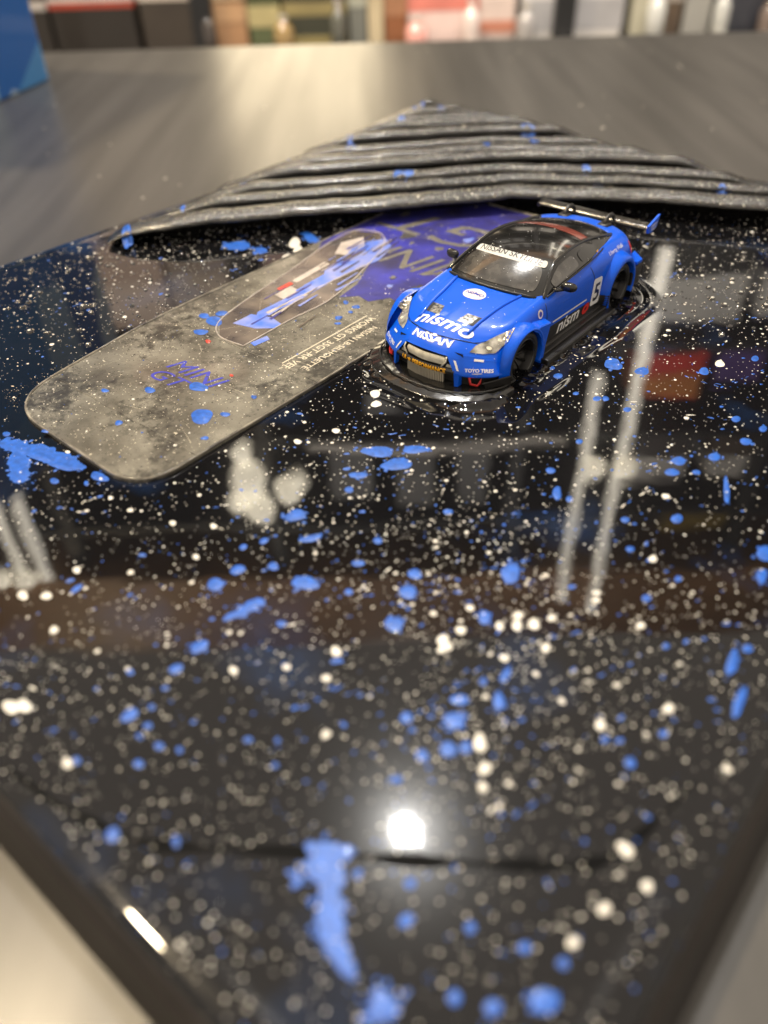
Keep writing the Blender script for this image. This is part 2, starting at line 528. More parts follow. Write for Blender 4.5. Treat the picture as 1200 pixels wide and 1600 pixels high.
WHITE_SPLATS = [(-95.3,108.0,1.52,1.22,2.35),(-92.6,105.1,1.22,1.06,2.41),(-167.2,156.1,4.26,1.51,2.34),(-162.0,152.4,3.7,1.46,2.37),(-160.2,147.0,3.2,2.27,2.18),(-82.9,16.1,2.04,1.4,3.14),(-81.7,17.3,1.86,1.28,3.07),(-100.9,28.6,1.64,1.12,3.07),(-97.8,30.9,1.47,1.04,3.1),(-69.2,16.0,1.26,0.88,2.97),(-90.6,27.7,1.28,0.87,2.93),(-43.8,62.7,1.22,1.12,2.01),(-42.9,65.9,1.0,0.85,2.05),(-35.1,73.7,1.16,0.93,1.89),(-36.9,71.9,1.15,0.84,2.01),(-38.9,70.2,0.89,0.75,1.93),(-42.9,61.2,0.83,0.74,2.08),(-33.7,76.4,0.79,0.65,1.8),(-29.8,51.9,1.73,1.07,2.13),(-27.2,49.2,1.19,0.96,2.01),(-25.9,46.9,0.88,0.78,1.86),(-13.2,72.1,0.95,0.74,-1.81),(-19.0,64.1,0.96,0.78,1.57),(-54.6,51.3,1.19,0.93,2.41),(-63.7,39.6,1.06,0.8,2.64),(-46.2,40.2,0.93,0.79,-1.94),(-8.2,38.0,0.99,0.8,-2.05),(-7.3,43.2,1.03,0.83,-1.95),(-4.8,48.4,0.96,0.75,-1.73),(-8.4,50.7,1.09,0.86,-1.99),(-9.1,50.9,0.84,0.67,1.5),(-104.7,52.0,0.8,0.6,3.06),(-129.0,55.1,0.75,0.53,3.11),(-116.5,54.1,0.64,0.44,2.86),(-107.8,64.3,0.67,0.53,3.14),(-96.0,85.3,0.88,0.74,2.64),(-92.6,92.7,0.9,0.76,2.51),(-32.9,113.8,0.78,0.61,1.51),(-27.6,97.6,0.93,0.59,1.86),(-43.5,163.8,1.5,1.02,1.68),(-99.1,37.3,1.18,0.84,2.99),(-96.0,54.5,0.89,0.63,2.73),(-89.8,58.4,0.87,0.64,2.68),(-86.2,51.5,0.84,0.68,3.03),(-91.7,42.5,0.84,0.64,3.1),(-52.4,46.9,0.9,0.8,2.62),(-58.2,44.8,0.82,0.71,2.74),(-35.0,65.6,0.83,0.72,1.84),(-42.5,62.2,0.96,0.74,2.14),(-44.4,70.4,0.79,0.68,2.02),(-31.4,70.9,0.97,0.72,1.94),(-37.8,73.7,0.92,0.75,1.9),(-22.7,83.2,0.8,0.61,1.65)]
CARD_SPLATS = [(-117.0,78.9,2.77,2.2,2.9),(-113.7,82.3,1.02,0.85,3.02),(-133.7,78.6,1.4,1.02,2.85),(-128.5,66.9,1.01,0.71,2.87),(-141.2,72.5,0.94,0.69,-3.06),(-137.7,56.0,0.87,0.6,-2.97),(-126.4,85.9,2.2,1.72,-2.92),(-147.0,108.2,2.54,2.03,2.93),(-151.1,108.5,1.56,1.26,-3.1),(-148.6,112.1,1.68,1.32,-2.89),(-145.3,102.5,2.04,1.26,-2.63),(-113.9,90.5,0.77,0.53,2.54),(-110.5,74.2,0.8,0.62,-2.87),(-124.0,127.9,1.03,0.92,2.7),(-122.1,125.6,0.78,0.65,-2.7),(-124.5,134.9,1.07,0.95,2.58),(-128.2,135.2,1.08,0.64,2.35),(-123.7,132.0,0.7,0.62,2.63)]
CARD_RED = [(-140.3,100.5,0.96,0.58,2.57),(-124.3,93.5,0.56,0.41,2.64)]
FOLD_SPLATS = [(-205.5,126.0,6.23,1.26,2.53),(-212.4,136.9,2.32,1.46,2.71),(-198.7,216.6,10.38,1.57,2.3),(-211.1,271.4,5.75,3.05,2.26),(-201.5,248.5,4.26,1.44,2.26),(-165.5,204.6,3.75,3.27,2.42),(-155.8,263.7,5.47,2.49,2.12),(-148.6,256.7,3.71,1.54,2.11),(-121.2,242.7,3.81,1.2,2.06),(-111.3,232.8,2.35,1.52,1.97),(-79.5,250.9,3.48,1.44,1.9),(-98.1,272.1,2.72,1.0,1.95),(-159.8,243.3,2.9,0.88,2.17),(-202.1,169.0,2.47,1.01,2.44),(-203.8,145.8,1.7,0.76,2.52),(-196.1,266.1,3.58,1.23,2.22),(-210.1,197.0,2.86,1.09,2.39)]

SMEARS = [[(-36.6,28.8,0.41),(-35.2,28.3,2.28),(-33.5,27.1,1.91),(-31.7,25.0,1.8),(-29.8,23.0,1.38),(-27.5,21.7,1.23),(-25.0,20.7,0.84),(-23.6,20.5,0.24)],[(-37.9,27.8,0.27),(-36.6,28.0,0.81),(-34.0,29.4,0.94),(-32.9,30.6,0.34)],[(-72.1,45.5,0.26),(-71.2,47.7,0.8),(-70.8,49.9,0.98),(-69.8,51.6,0.45)],[(-142.7,48.7,1.87),(-138.1,50.1,1.62),(-132.5,52.3,1.83),(-125.6,53.5,1.57),(-121.6,53.9,0.55)],[(-138.2,49.5,0.92),(-133.5,47.4,1.8),(-130.0,45.0,1.76),(-127.0,44.9,0.87)],[(-21.6,21.2,0.35),(-20.1,20.5,1.28),(-18.8,19.7,1.49)]]

for (x, y, a, b, t) in BLUE_SPLATS:
    mb = MB()
    z = float(resin_z(x, y)) + 0.02
    k_ = min(1, .72 + .28 * max(y - 30, 0) / 60)
    a, b = a * k_, b * k_
    n = 28 if a > 2 else 16
    drop(mb, x, y, z, a * 0.97, b * 0.97, t, 0.05, n, 0.11 if a > 1.6 else 0.05)
    if a > 1.5:
        for _ in range(5):
            ang = random.uniform(0, 6.28)
            k = random.uniform(0.95, 1.4)
            px, py = a * k * math.cos(ang), b * k * math.sin(ang)
            s = random.uniform(.08, .22) * b
            drop(mb, x + px * math.cos(t) - py * math.sin(t), y + px * math.sin(t) + py * math.cos(t), z + .012, s * 1.4, s, t, .06, 10)
    mb.build("paint_splat", M_BLUE, plaque)
def smear(pts, name, m):
    P = crom(pts, 40)
    L_, C_, R_ = [], [], []
    for i, (x, y, w) in enumerate(P):
        a, b = P[max(i - 1, 0)], P[min(i + 1, 39)]
        d = np.array([b[0] - a[0], b[1] - a[1]])
        d /= np.linalg.norm(d)
        w1 = w * (1 + .9 * float(vnoise(np.array(i / 3.1), np.array(x), 41)) + random.uniform(-.12, .12))
        w2 = w * (1 + .9 * float(vnoise(np.array(i / 3.7), np.array(y + 9), 42)) + random.uniform(-.12, .12))
        z = float(resin_z(x, y))
        L_.append((x - d[1] * w1, y + d[0] * w1, z + .005))
        C_.append((x, y, z + .07))
        R_.append((x + d[1] * w2, y - d[0] * w2, z + .005))
    mb = MB().grid([L_, C_, R_], flip=True)
    for _ in range(16):
        i = random.randrange(3, 38)
        x, y, w = P[i]
        a_ = random.uniform(0, 6.28)
        k_ = w * random.uniform(1.0, 2.0)
        r_ = random.uniform(.06, .22) * (w + .4)
        x, y = x + k_ * math.cos(a_), y + k_ * math.sin(a_)
        drop(mb, x, y, float(resin_z(x, y)) + .01, r_ * random.uniform(1, 2.2), r_, random.gauss(1.2, .5), .03, 10, .2)
    mb.build(name, m, plaque)


for pts in SMEARS:
    smear(pts, "paint_splat", M_BLUE)
for (x, y, a, b, t) in WHITE_SPLATS:
    mb = MB()
    k_ = min(1, .66 + .34 * max(y - 30, 0) / 60)
    drop(mb, x, y, float(resin_z(x, y)) + 0.03, a * k_, b * k_, t, 0.12, 16, 0.10)
    mb.build("white_drop", M_WHITE, plaque)

CARD_BOX = (-161, -106, 55, 215)


def on_card(x, y, m=1.0):
    return CARD_BOX[0] - m < x < CARD_BOX[1] + m and y > CARD_BOX[2] - m


white, blue, bead = MB(), MB(), MB()
# loose flicks: lines of drops thrown off a brush
spots = []
for _ in range(46):
    x0, y0 = random.uniform(-215, -2), random.uniform(12, 230)
    ang = random.gauss(0.9, 0.7)
    for k in range(random.randint(8, 26)):
        u = random.gauss(0, 14)
        spots.append((x0 + u * math.cos(ang) + random.gauss(0, 2.2), y0 + u * math.sin(ang) + random.gauss(0, 2.2)))
for _ in range(8000):
    spots.append((random.uniform(-222, -1), random.uniform(10, 262)))
for (x0, y0, sd_, n_) in ((-55.7, 81.4, 6, 110), (-31.6, 45.3, 5, 90), (-37.5, 66.4, 9, 120), (-22.9, 69.4, 8, 120), (-33.5, 72.9, 8, 90), (-108, 63, 9, 110), (-59.6, 73.1, 8, 110), (-22.5, 49.6, 7, 100), (-60, 130, 12, 130), (-95, 95, 14, 120)):
    for _ in range(int(n_ * .6)):
        spots.append((random.gauss(x0, sd_), random.gauss(y0, sd_)))
near0 = len(spots)
for _ in range(1200):
    spots.append((random.uniform(-90, -1), 10 + 90 * random.random() ** 1.2))
for k_, (x, y) in enumerate(spots):
    e = float(edge_dist(x, y))
    if e < 1.5 or on_card(x, y, .5) or float(car_dist(x, y)) < 0.5:
        continue
    r_ = min(0.075 * math.exp(abs(random.gauss(0, 0.68))), 0.55) * min(1, .6 + .4 * y / 80) if k_ < near0 else random.uniform(.07, .2)
    z = float(resin_z(x, y)) + 0.012
    drop(white, x, y, z, r_ * random.uniform(1, 1.25), r_, random.uniform(0, 3), r_ * 0.3, 7 if r_ < .3 else 10, .08)
for _ in range(1100):
    x, y = random.uniform(-222, -1), random.uniform(10, 262)
    if random.random() < .35:
        x, y = random.gauss(-55, 30), random.gauss(70, 30)
    if float(edge_dist(x, y)) < 2 or on_card(x, y, .5) or float(car_dist(x, y)) < 1:
        continue
    r_ = min(0.11 * math.exp(abs(random.gauss(0, .65))), .6)
    el = random.uniform(1, 1.9)
    drop(blue, x, y, float(resin_z(x, y)) + .008, r_ * el, r_, random.gauss(0.9, .5), r_ * .12, 9, .15)
for _ in range(120):
    x0, y0, ang = random.uniform(-200, -5), random.uniform(14, 200), random.gauss(1.1, .5)
    for k in range(random.randint(2, 7)):
        u = random.uniform(-5, 5)
        x, y = x0 + u * math.cos(ang) + random.gauss(0, .4), y0 + u * math.sin(ang) + random.gauss(0, .4)
        if float(edge_dist(x, y)) < 2 or on_card(x, y, 1.5) or float(car_dist(x, y)) < 1.5:
            continue
        r_ = random.uniform(.07, .22)
        drop(blue if random.random() < .75 else white, x, y, float(resin_z(x, y)) + .009, r_ * random.uniform(2, 4.5), r_, ang + random.gauss(0, .12), .02, 10, .2)
for _ in range(1500):
    # little domes where the resin beaded, towards the far corners
    if random.random() < .55:
        x, y = random.uniform(-222, -162), random.uniform(75, 200)
    else:
        x, y = random.uniform(-70, -8), random.uniform(175, 262)
    if float(edge_dist(x, y)) < 3 or on_card(x, y, 1) or float(car_dist(x, y)) < 1.5:
        continue
    r_ = min(0.22 * math.exp(abs(random.gauss(0, .55))), 0.95)
    drop(bead, x, y, float(resin_z(x, y)), r_ * random.uniform(1, 1.3), r_, random.uniform(0, 3), r_ * .55, 12, .04)
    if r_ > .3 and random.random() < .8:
        drop(white, x + .1 * r_, y - .25 * r_, float(resin_z(x, y)) + r_ * .5, r_ * .42, r_ * .3, .6, r_ * .1, 8, .1)  # white dab on the larger domes, a painted glint
for mb, nm, m in ((white, "white_speckle", M_WHITE), (blue, "blue_speckle", M_BLUE), (bead, "resin_bead", M_BEAD)):
    o = mb.build(nm, m, plaque)
    o['kind'] = 'stuff'

# folded cloth across the far corner: each fold swept along its own line
LIPX = [-130, -82, -59, -35, 3, 42, 79, 114, 170]
LIPY = [225, 230, 231, 236, 241, 247, 241, 230, 214]


def fold_y(X):
    return np.interp(X, LIPX, LIPY)


pos = 0.0
fold_objs = []
gaps = [12, 9, 10.5, 8.5, 11, 9, 10, 8.5, 10, 9, 9.5, 9, 9]
for k, w in enumerate(gaps):
    prof = [(3.4, 0.6), (1.6, 2.6), (-0.4, 4.2), (-1.6, 5.1), (-1.9, 5.9), (-1.2, 6.8), (w * .08, 7.3), (w * .26, 7.2), (w * .42, 6.2), (w * .54, 4.6), (w * .66, 2.8), (w * .8, 1.2), (w * .95, .8)]
    if k == 0:
        prof = [(6.5, 0.0), (4.5, 2.6), (0, 4.0), (-2.0, 4.5), (-2.6, 5.1), (-2.2, 5.9), (-1.0, 6.6), (w * .14, 7.1), (w * .36, 6.9), (w * .54, 5.4), (w * .7, 3.2), (w * .9, .8)]
    prof = crom(prof, 26)
    rows = []
    Yc = pos + float(fold_y(10)) + w / 2
    xl = (-216 + .656 * (Yc - 9)) / .755 + 0.2
    xr = min((283.5 - .755 * Yc) / .656, 175)
    if xr - xl < 6:
        break
    hs = 0.92 + 0.16 * random.random()
    X = np.linspace(xl, xr, 220)
    for i, xx in enumerate(X):
        endd = min(xx - xl, xr - xx)
        ta = min(1.0, (0.02 + endd / (22.0 if xx - xl < xr - xx else 14.0))) ** .5
        n1 = float(vnoise(np.array(xx / 17), np.array(k * 3.3), 11)) * .9
        n2 = float(vnoise(np.array(xx / 6), np.array(k * 5.3), 12)) * 0.8
        by = float(fold_y(xx)) * (1 - .25 * k / 9) + .25 * k / 9 * 240 + pos + n1 * (0.3 if k == 0 else 1) + n2 * .5
        rr_ = []
        for (a, z) in prof:
            p = hp(xx, by + a, z)
            zz = (z + .28 * k) * (0.12 + 0.88 * ta) * (hs if z > 3 else 1) + (n2 * .5 if z > 3 else 0)
            x2 = max(p.x, -216.2 + 1.2 * (1 - ta))
            y2 = min(p.y, 284.2)
            rr_.append((x2, y2, max(zz, -0.6)))
        rows.append(rr_)
    fold_objs.append(MB().grid(rows).build("cloth_fold", M_FOLD, plaque))
    pos += w
# paint on the folds
def bvh_of(objs):
    vs, fs = [], []
    for o in objs:
        n = len(vs)
        mw = o.matrix_basis
        vs += [mw @ v.co / MM for v in o.data.vertices]
        fs += [[i + n for i in p.vertices] for p in o.data.polygons]
    return BVHTree.FromPolygons(vs, fs)


fb = bvh_of(fold_objs)
for (x, y, a, b, t) in FOLD_SPLATS:
    mb = MB()
    drop(mb, x, y, 0, a, b, t, .2, 22, .2)
    ok = []
    for v in mb.v:
        h = fb.ray_cast(Vector((v[0], v[1], 40)), Vector((0, 0, -1)))
        ok.append((v[0], v[1], (h[0].z if h[0] else 1.0) + .12))
    mb.v = ok
    mb.build("paint_splat", M_BLUE, plaque)

M_PALE = pm("pale_highlight_glitter", (0.50, 0.46, 0.37), rough=.22, coat=.9)  # glitter in pale colour, packed on the crests to stand in for their highlights
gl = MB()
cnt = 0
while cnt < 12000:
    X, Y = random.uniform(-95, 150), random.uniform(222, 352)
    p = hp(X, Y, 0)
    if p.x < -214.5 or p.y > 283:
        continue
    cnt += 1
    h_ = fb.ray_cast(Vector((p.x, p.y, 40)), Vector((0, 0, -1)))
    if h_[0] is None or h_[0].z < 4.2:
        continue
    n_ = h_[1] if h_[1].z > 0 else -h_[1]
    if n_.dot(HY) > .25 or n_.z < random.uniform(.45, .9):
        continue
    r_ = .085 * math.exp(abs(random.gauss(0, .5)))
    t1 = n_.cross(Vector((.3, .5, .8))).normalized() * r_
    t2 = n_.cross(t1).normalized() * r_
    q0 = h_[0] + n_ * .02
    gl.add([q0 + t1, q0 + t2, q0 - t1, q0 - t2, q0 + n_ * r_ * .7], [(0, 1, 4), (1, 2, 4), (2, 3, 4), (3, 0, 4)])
gl.build("highlight_glitter", M_PALE, plaque)['kind'] = 'stuff'

# ---------------------------------------------------------------- flattened blister card
M_CARD = pm("dusty_grey_card", (0.265, 0.25, 0.205), rough=0.3, spec=0.5, coat=0.5, coat_rough=0.08, vary=0.8, vscale=75, detail=10, dark=(0.075, 0.067, 0.052),
            bump=0.4, bscale=1300, bdist=0.0002)


def grit(m, scale, lo, hi, dark):
    """fine dark mould-like grain over the colour a material already has"""
    nt = m.node_tree
    b = nt.nodes["Principled BSDF"]
    src = b.inputs['Base Color'].links[0].from_socket
    tc = nt.nodes["Texture Coordinate"]
    n = node(nt, 'ShaderNodeTexNoise')
    n.inputs['Scale'].default_value = scale
    n.inputs['Detail'].default_value = 8
    n.inputs['Roughness'].default_value = .8
    n3 = node(nt, 'ShaderNodeTexNoise')
    n3.inputs['Scale'].default_value = 60
    n3.inputs['Detail'].default_value = 4
    nt.links.new(tc.outputs['Object'], n.inputs['Vector'])
    nt.links.new(tc.outputs['Object'], n3.inputs['Vector'])
    ad = node(nt, 'ShaderNodeMath', operation='MULTIPLY_ADD')
    ad.inputs[1].default_value = .9
    nt.links.new(n3.outputs['Fac'], ad.inputs[0])
    nt.links.new(n.outputs['Fac'], ad.inputs[2])
    mr = node(nt, 'ShaderNodeMapRange')
    mr.inputs['From Min'].default_value = lo
    mr.inputs['From Max'].default_value = hi
    nt.links.new(ad.outputs[0], mr.inputs['Value'])
    mx = node(nt, 'ShaderNodeMix', data_type='RGBA')
    mx.inputs[7].default_value = (*dark, 1)
    nt.links.new(mr.outputs['Result'], mx.inputs[0])
    nt.links.new(src, mx.inputs[6])
    nt.links.new(mx.outputs[2], b.inputs['Base Color'])


grit(M_CARD, 420, .93, 1.10, (.028, .025, .02))
grit(M_CARD, 2400, 1.0, 1.2, (.03, .027, .022))
M_PRINT_BLUE = pm("violet_blue_print", (0.05, 0.05, 0.42), rough=0.3, coat=.5, vary=.9, vscale=80, detail=8, dark=(0.03, 0.026, 0.10))
M_PRINT_CAR = pm("bright_blue_print", (0.05, 0.17, 0.78), rough=.3, coat=.5, vary=.5, vscale=160, detail=6, dark=(0.30, 0.33, 0.62))
M_PRINT_BROWN = pm("dim_brown_print", (0.20, 0.165, 0.135), rough=.25, coat=.6, vary=.6, vscale=120, dark=(0.06, 0.05, 0.05))
M_PRINT_PALE = pm("pale_print", (0.62, 0.55, 0.50), rough=.3, coat=.4, vary=.3, vscale=300)
M_INK_BLUE = pm("deep_blue_ink", (0.03, 0.045, 0.42), rough=.35, coat=.4)
M_VIOLDARK = pm("dark_scuff", (.04, .035, .03), rough=.5)
M_INK_PALE = pm("pale_ink", (0.66, 0.60, 0.47), rough=.4)
M_GREYPRINT = pm("grey_print", (0.20, 0.19, 0.16), rough=.3, coat=.4, vary=.6, vscale=200, dark=(.14, .13, .11))
card = thing("blister_card", "long flattened grey toy card with blue print set in the resin beside the blue car", "packaging card", (-133, 56, 0.3))


def rounded(pts, r, n=8):
    out = []
    k = len(pts)
    for i in range(k):
        p, a, b = Vector(pts[i]), Vector(pts[i - 1]), Vector(pts[(i + 1) % k])
        d1, d2 = (a - p).normalized(), (b - p).normalized()
        rr_ = r[i] if isinstance(r, (list, tuple)) else r
        s, e = p + d1 * rr_, p + d2 * rr_
        for t in np.linspace(0, 1, n):
            out.append(tuple(s * (1 - t) ** 2 + p * 2 * t * (1 - t) + e * t * t))
    return out


def cardpoly(name, pts, m, z, parent, th=0.0):
    mb = MB()
    c = card.location / MM
    loc = [(x - c.x, y - c.y) for x, y in pts]
    if th:
        mb.prism(loc, z - th - c.z, z - c.z)
    else:
        mb.add([(x, y, z - c.z) for x, y in loc], [tuple(range(len(loc)))])
    return mb.build(name, m, parent, smooth=False)


CZ = 0.62
sheet = cardpoly("card_sheet", rounded([(-154.0, 56.4), (-107, 55.6), (-107, 214), (-160.5, 214), (-160.5, 100)], [13, 10, 3, 3, 14], 12), M_CARD, CZ, card, 0.9)
# raised rim of the clear tray
rim = MB()
c0 = card.location / MM
ed = rounded([(-153.8, 56.6), (-107.2, 55.8), (-107.2, 214), (-160.3, 214), (-160.3, 100)], [13, 10, 3, 3, 14], 14)
rim.tube([(x - c0.x, y - c0.y, CZ + .02 - c0.z) for x, y in ed + [ed[0]]], .30, 6)
rim.build("tray_rim", pm("clear_dusty_plastic", (.34, .31, .25), rough=.15, coat=1, vary=.7, vscale=200, dark=(.05, .045, .04)), card)
for (a, b) in (((-153, 69), (-107.5, 69.6)), ((-159, 102.6), (-108, 103.2))):
    mb = MB()
    n = 30
    mb.tube([(a[0] + (b[0] - a[0]) * i / n - c0.x, a[1] + (b[1] - a[1]) * i / n - c0.y + .15 * math.sin(i), CZ - .02 - c0.z) for i in range(n + 1)], .17, 6)
    mb.build("fold_line", M_CARD, card)
bl = [(-154.5, 152), (-160, 160), (-160.2, 213), (-107.5, 213), (-107.5, 150), (-111, 146), (-114, 147.5), (-117, 143), (-121, 144), (-124, 139), (-128, 140), (-131.5, 136.5), (-133, 145), (-139, 157), (-147, 160)]
cardpoly("printed_panel", bl, M_PRINT_BLUE, CZ + .05, card)
bw = [(-132, 104), (-132.6, 120), (-132.2, 132), (-134.5, 143), (-139, 157), (-144, 169), (-150.5, 175), (-158, 172), (-157.5, 160), (-153, 140), (-150, 124), (-146, 109), (-140, 103.8)]
blister = cardpoly("blister_window", bw, M_PRINT_BROWN, CZ + .09, card)
mb = MB()
mb.tube([(x - c0.x, y - c0.y, CZ + .1 - c0.z) for x, y in crom(bw + [bw[0]], 70)], .17, 6)
mb.build("blister_edge", M_PRINT_PALE, card)
cardpoly("printed_car", [(-139, 114), (-138.4, 130), (-139.6, 145), (-138.2, 160), (-141, 169), (-146.5, 173), (-149, 168), (-146, 158), (-145.6, 146), (-144.0, 144), (-143.6, 136), (-141.9, 134), (-142, 118)], M_PRINT_CAR, CZ + .13, card)
cardpoly("printed_car", [(-142.4, 110), (-142.4, 116.2), (-137, 118), (-132.6, 117), (-132.4, 114.6), (-136, 111.6)], M_PRINT_CAR, CZ + .14, card)
cardpoly("printed_window", [(-147.5, 165), (-152.5, 170), (-155, 163), (-151, 156), (-148, 157)], M_PRINT_PALE, CZ + .13, card)
cardpoly("printed_badge", [(-145.6, 127.2), (-142.0, 126.9), (-142.3, 133.0), (-146, 133.4)], M_PRINT_PALE, CZ + .15, card)
cardpoly("printed_stripe", [(-148.0, 136), (-146.2, 136), (-147.4, 150), (-149.5, 150)], M_PRINT_PALE, CZ + .15, card)
cardpoly("printed_dot", [(-147.7, 130), (-146.2, 130), (-146.4, 135), (-148, 135)], M_RED, CZ + .15, card)
cardpoly("printed_stripe", [(-140.2, 119), (-139.8, 119), (-138.9, 158), (-139.3, 158)], M_PRINT_PALE, CZ + .16, card)
cardpoly("printed_patch", [(-131.8, 106), (-129.9, 105.6), (-129.4, 110), (-131.2, 110.8)], M_PRINT_CAR, CZ + .12, card)


for k in range(46):
    y_ = random.uniform(110, 168)
    cx_ = -137.5 - (y_ - 108) * .16 + random.gauss(0, 3.2)
    ln_, wd_ = random.uniform(3, 13), random.uniform(.12, .5)
    sl0 = -.10 + random.gauss(0, .05)
    cardpoly("print_stroke", [(cx_ - wd_, y_), (cx_ + wd_, y_), (cx_ + sl0 * ln_ + wd_ * .4, y_ + ln_), (cx_ + sl0 * ln_ - wd_ * .4, y_ + ln_)],
             random.choice([M_PRINT_PALE, M_PRINT_CAR, M_PRINT_CAR, M_PRINT_BROWN, M_PRINT_BLUE]), CZ + .17 + k * .002, card)


for k in range(26):
    # bare and torn spots in the violet print
    x_, y_ = random.uniform(-157, -111), random.uniform(152, 208)
    if k < 9:
        x_, y_ = random.uniform(-130, -110), random.uniform(146, 158)
    r_ = random.uniform(.5, 2.4)
    pl2 = [(x_ + r_ * random.uniform(.5, 1.3) * math.cos(t), y_ + 1.5 * r_ * random.uniform(.4, 1.3) * math.sin(t)) for t in np.linspace(0, 6.28, 13)[:-1]]
    cardpoly("bare_patch", pl2, random.choice([M_GREYPRINT, M_GREYPRINT, M_PRINT_CAR, M_VIOLDARK]), CZ + .062 + k * .0006, card)


def cardtext(name, body, size, org, base, m, z, **kw):
    v, f = text_mesh(body, size, **kw)
    b = Vector((base[0], base[1], 0)).normalized()
    u = Vector((-b.y, b.x, 0))
    o = Vector((org[0], org[1], z))
    return MB().add([(o + b * p[0] + u * p[1]) - c0 for p in v], f).build(name, m, card, smooth=False)


for k in range(60):
    x_, y_ = random.uniform(-157, -110), random.uniform(60, 195)
    an_, ln_ = random.gauss(1.2, .8), random.uniform(2, 12)
    dx_, dy_ = math.cos(an_) * ln_, math.sin(an_) * ln_
    if not (-159 < x_ + dx_ < -108 and 60 < y_ + dy_ < 205):
        continue
    cardpoly("scratch", [(x_, y_ - .03), (x_ + dx_, y_ + dy_), (x_, y_ + .05)], random.choice([M_INK_PALE, M_VIOLDARK, M_INK_PALE]), CZ + .115 + k * .0005, card)
cardtext("logo_lettering", "MINI", 6.4, (-131.6, 87.2), (1, 0.03), M_INK_BLUE, CZ + .06, shear=.3, xs=1.2)
cardtext("logo_lettering", "GT", 5.6, (-135.0, 82.2), (1, 0.03), M_INK_BLUE, CZ + .06, shear=.3, xs=1.3)
cardtext("caption_lettering", "NISSAN LB-SILHOUETTE", 2.3, (-114.6, 117.6), (0, -1), M_INK_PALE, CZ + .06, bold=.02)
cardtext("caption_lettering", "WORKS GT 35GT-RR VER.", 2.7, (-118.2, 117.5), (0, -1), M_INK_PALE, CZ + .06, bold=.03)
cardpoly("caption_rule", [(-119.4, 104), (-119.05, 104), (-119.05, 133), (-119.4, 133)], M_INK_PALE, CZ + .06, card)
cardtext("large_lettering", "GT", 22, (-134, 195), (-1, 0), M_GREYPRINT, CZ + .08, shear=.25, xs=1.25)
cardtext("large_lettering", "MINI", 17, (-126, 171), (-1, 0), M_GREYPRINT, CZ + .08, shear=.25, xs=.85)
for (x, y, a, b, t) in CARD_SPLATS:
    mb = MB()
    drop(mb, x - c0.x, y - c0.y, CZ + .1 - c0.z, a, b, t, .12, 20, .1)
    mb.build("paint_splat", M_BLUE, card)
for (x, y, a, b, t) in CARD_RED:
    mb = MB()
    drop(mb, x - c0.x, y - c0.y, CZ + .1 - c0.z, a, b, t, .12, 14, .1)
    mb.build("red_drop", M_RED, card)
cw, cb = MB(), MB()
for _ in range(700):
    x, y = random.uniform(-159, -108), random.uniform(58, 210)
    r_ = min(.08 * math.exp(abs(random.gauss(0, .6))), .5)
    drop(cw if random.random() < .85 else cb, x - c0.x, y - c0.y, CZ + .05 - c0.z, r_, r_ * .85, random.random() * 3, r_ * .3, 8, .1)
cp, ck = MB(), MB()
for _ in range(4200):
    x, y = random.uniform(-159, -108), random.uniform(57, 150)
    r_ = .05 * math.exp(abs(random.gauss(0, .5)))
    drop(ck if random.random() < .62 else cp, x - c0.x, y - c0.y, CZ + .035 - c0.z, r_ * random.uniform(1, 2.2), r_, random.random() * 3, r_ * .2, 6, .2)
cp.build("pale_grain", M_INK_PALE, card)['kind'] = 'stuff'
ck.build("dark_grain", M_VIOLDARK, card)['kind'] = 'stuff'
cw.build("white_speckle", M_WHITE, card)['kind'] = 'stuff'
cb.build("blue_speckle", M_BLUE, card)['kind'] = 'stuff'

# ---------------------------------------------------------------- blue box standing on the far left of the table


def facet_material():
    m = pm("blue_faceted_print", (0.05, 0.2, 0.6), rough=.3, coat=.5)
    nt = m.node_tree
    b = nt.nodes["Principled BSDF"]
    tc = node(nt, 'ShaderNodeTexCoord')
    mp = node(nt, 'ShaderNodeMapping')
    mp.inputs['Rotation'].default_value = (0.5, 0.6, 0.4)
    mp.inputs['Scale'].default_value = (22, 22, 13)
    vo = node(nt, 'ShaderNodeTexVoronoi')
    vo.distance = 'MANHATTAN'
    vo.inputs['Scale'].default_value = 1
    rp = node(nt, 'ShaderNodeValToRGB')
    e = rp.color_ramp.elements
    e[0].position, e[0].color = 0.0, (0.01, 0.10, 0.42, 1)
    e[1].position, e[1].color = 1.0, (0.55, 0.68, 0.82, 1)
    for p_, c_ in ((0.35, (0.02, 0.16, 0.56, 1)), (0.6, (0.035, 0.22, 0.62, 1)), (0.8, (0.10, 0.34, 0.70, 1))):
        n = e.new(p_)
        n.color = c_
    sp = node(nt, 'ShaderNodeSeparateColor')
    nt.links.new(tc.outputs['Object'], mp.inputs['Vector'])
    nt.links.new(mp.outputs['Vector'], vo.inputs['Vector'])
    nt.links.new(vo.outputs['Color'], sp.inputs['Color'])
    nt.links.new(sp.outputs[0], rp.inputs['Fac'])
    nt.links.new(rp.outputs['Color'], b.inputs['Base Color'])
    return m


bx = thing("blue_box", "tall blue and white box standing on the table at the far left", "box", hp(-182, 505, TZ), HROT - R(14.3))
MB().bbox(-150, 0, -150, 0, 0.2, 208, 1.2).build("carton", facet_material(), bx, smooth=False)
MB().bbox(-151, 1, -151, 1, 208.2, 214, 1.2).build("lid", facet_material(), bx, smooth=False)

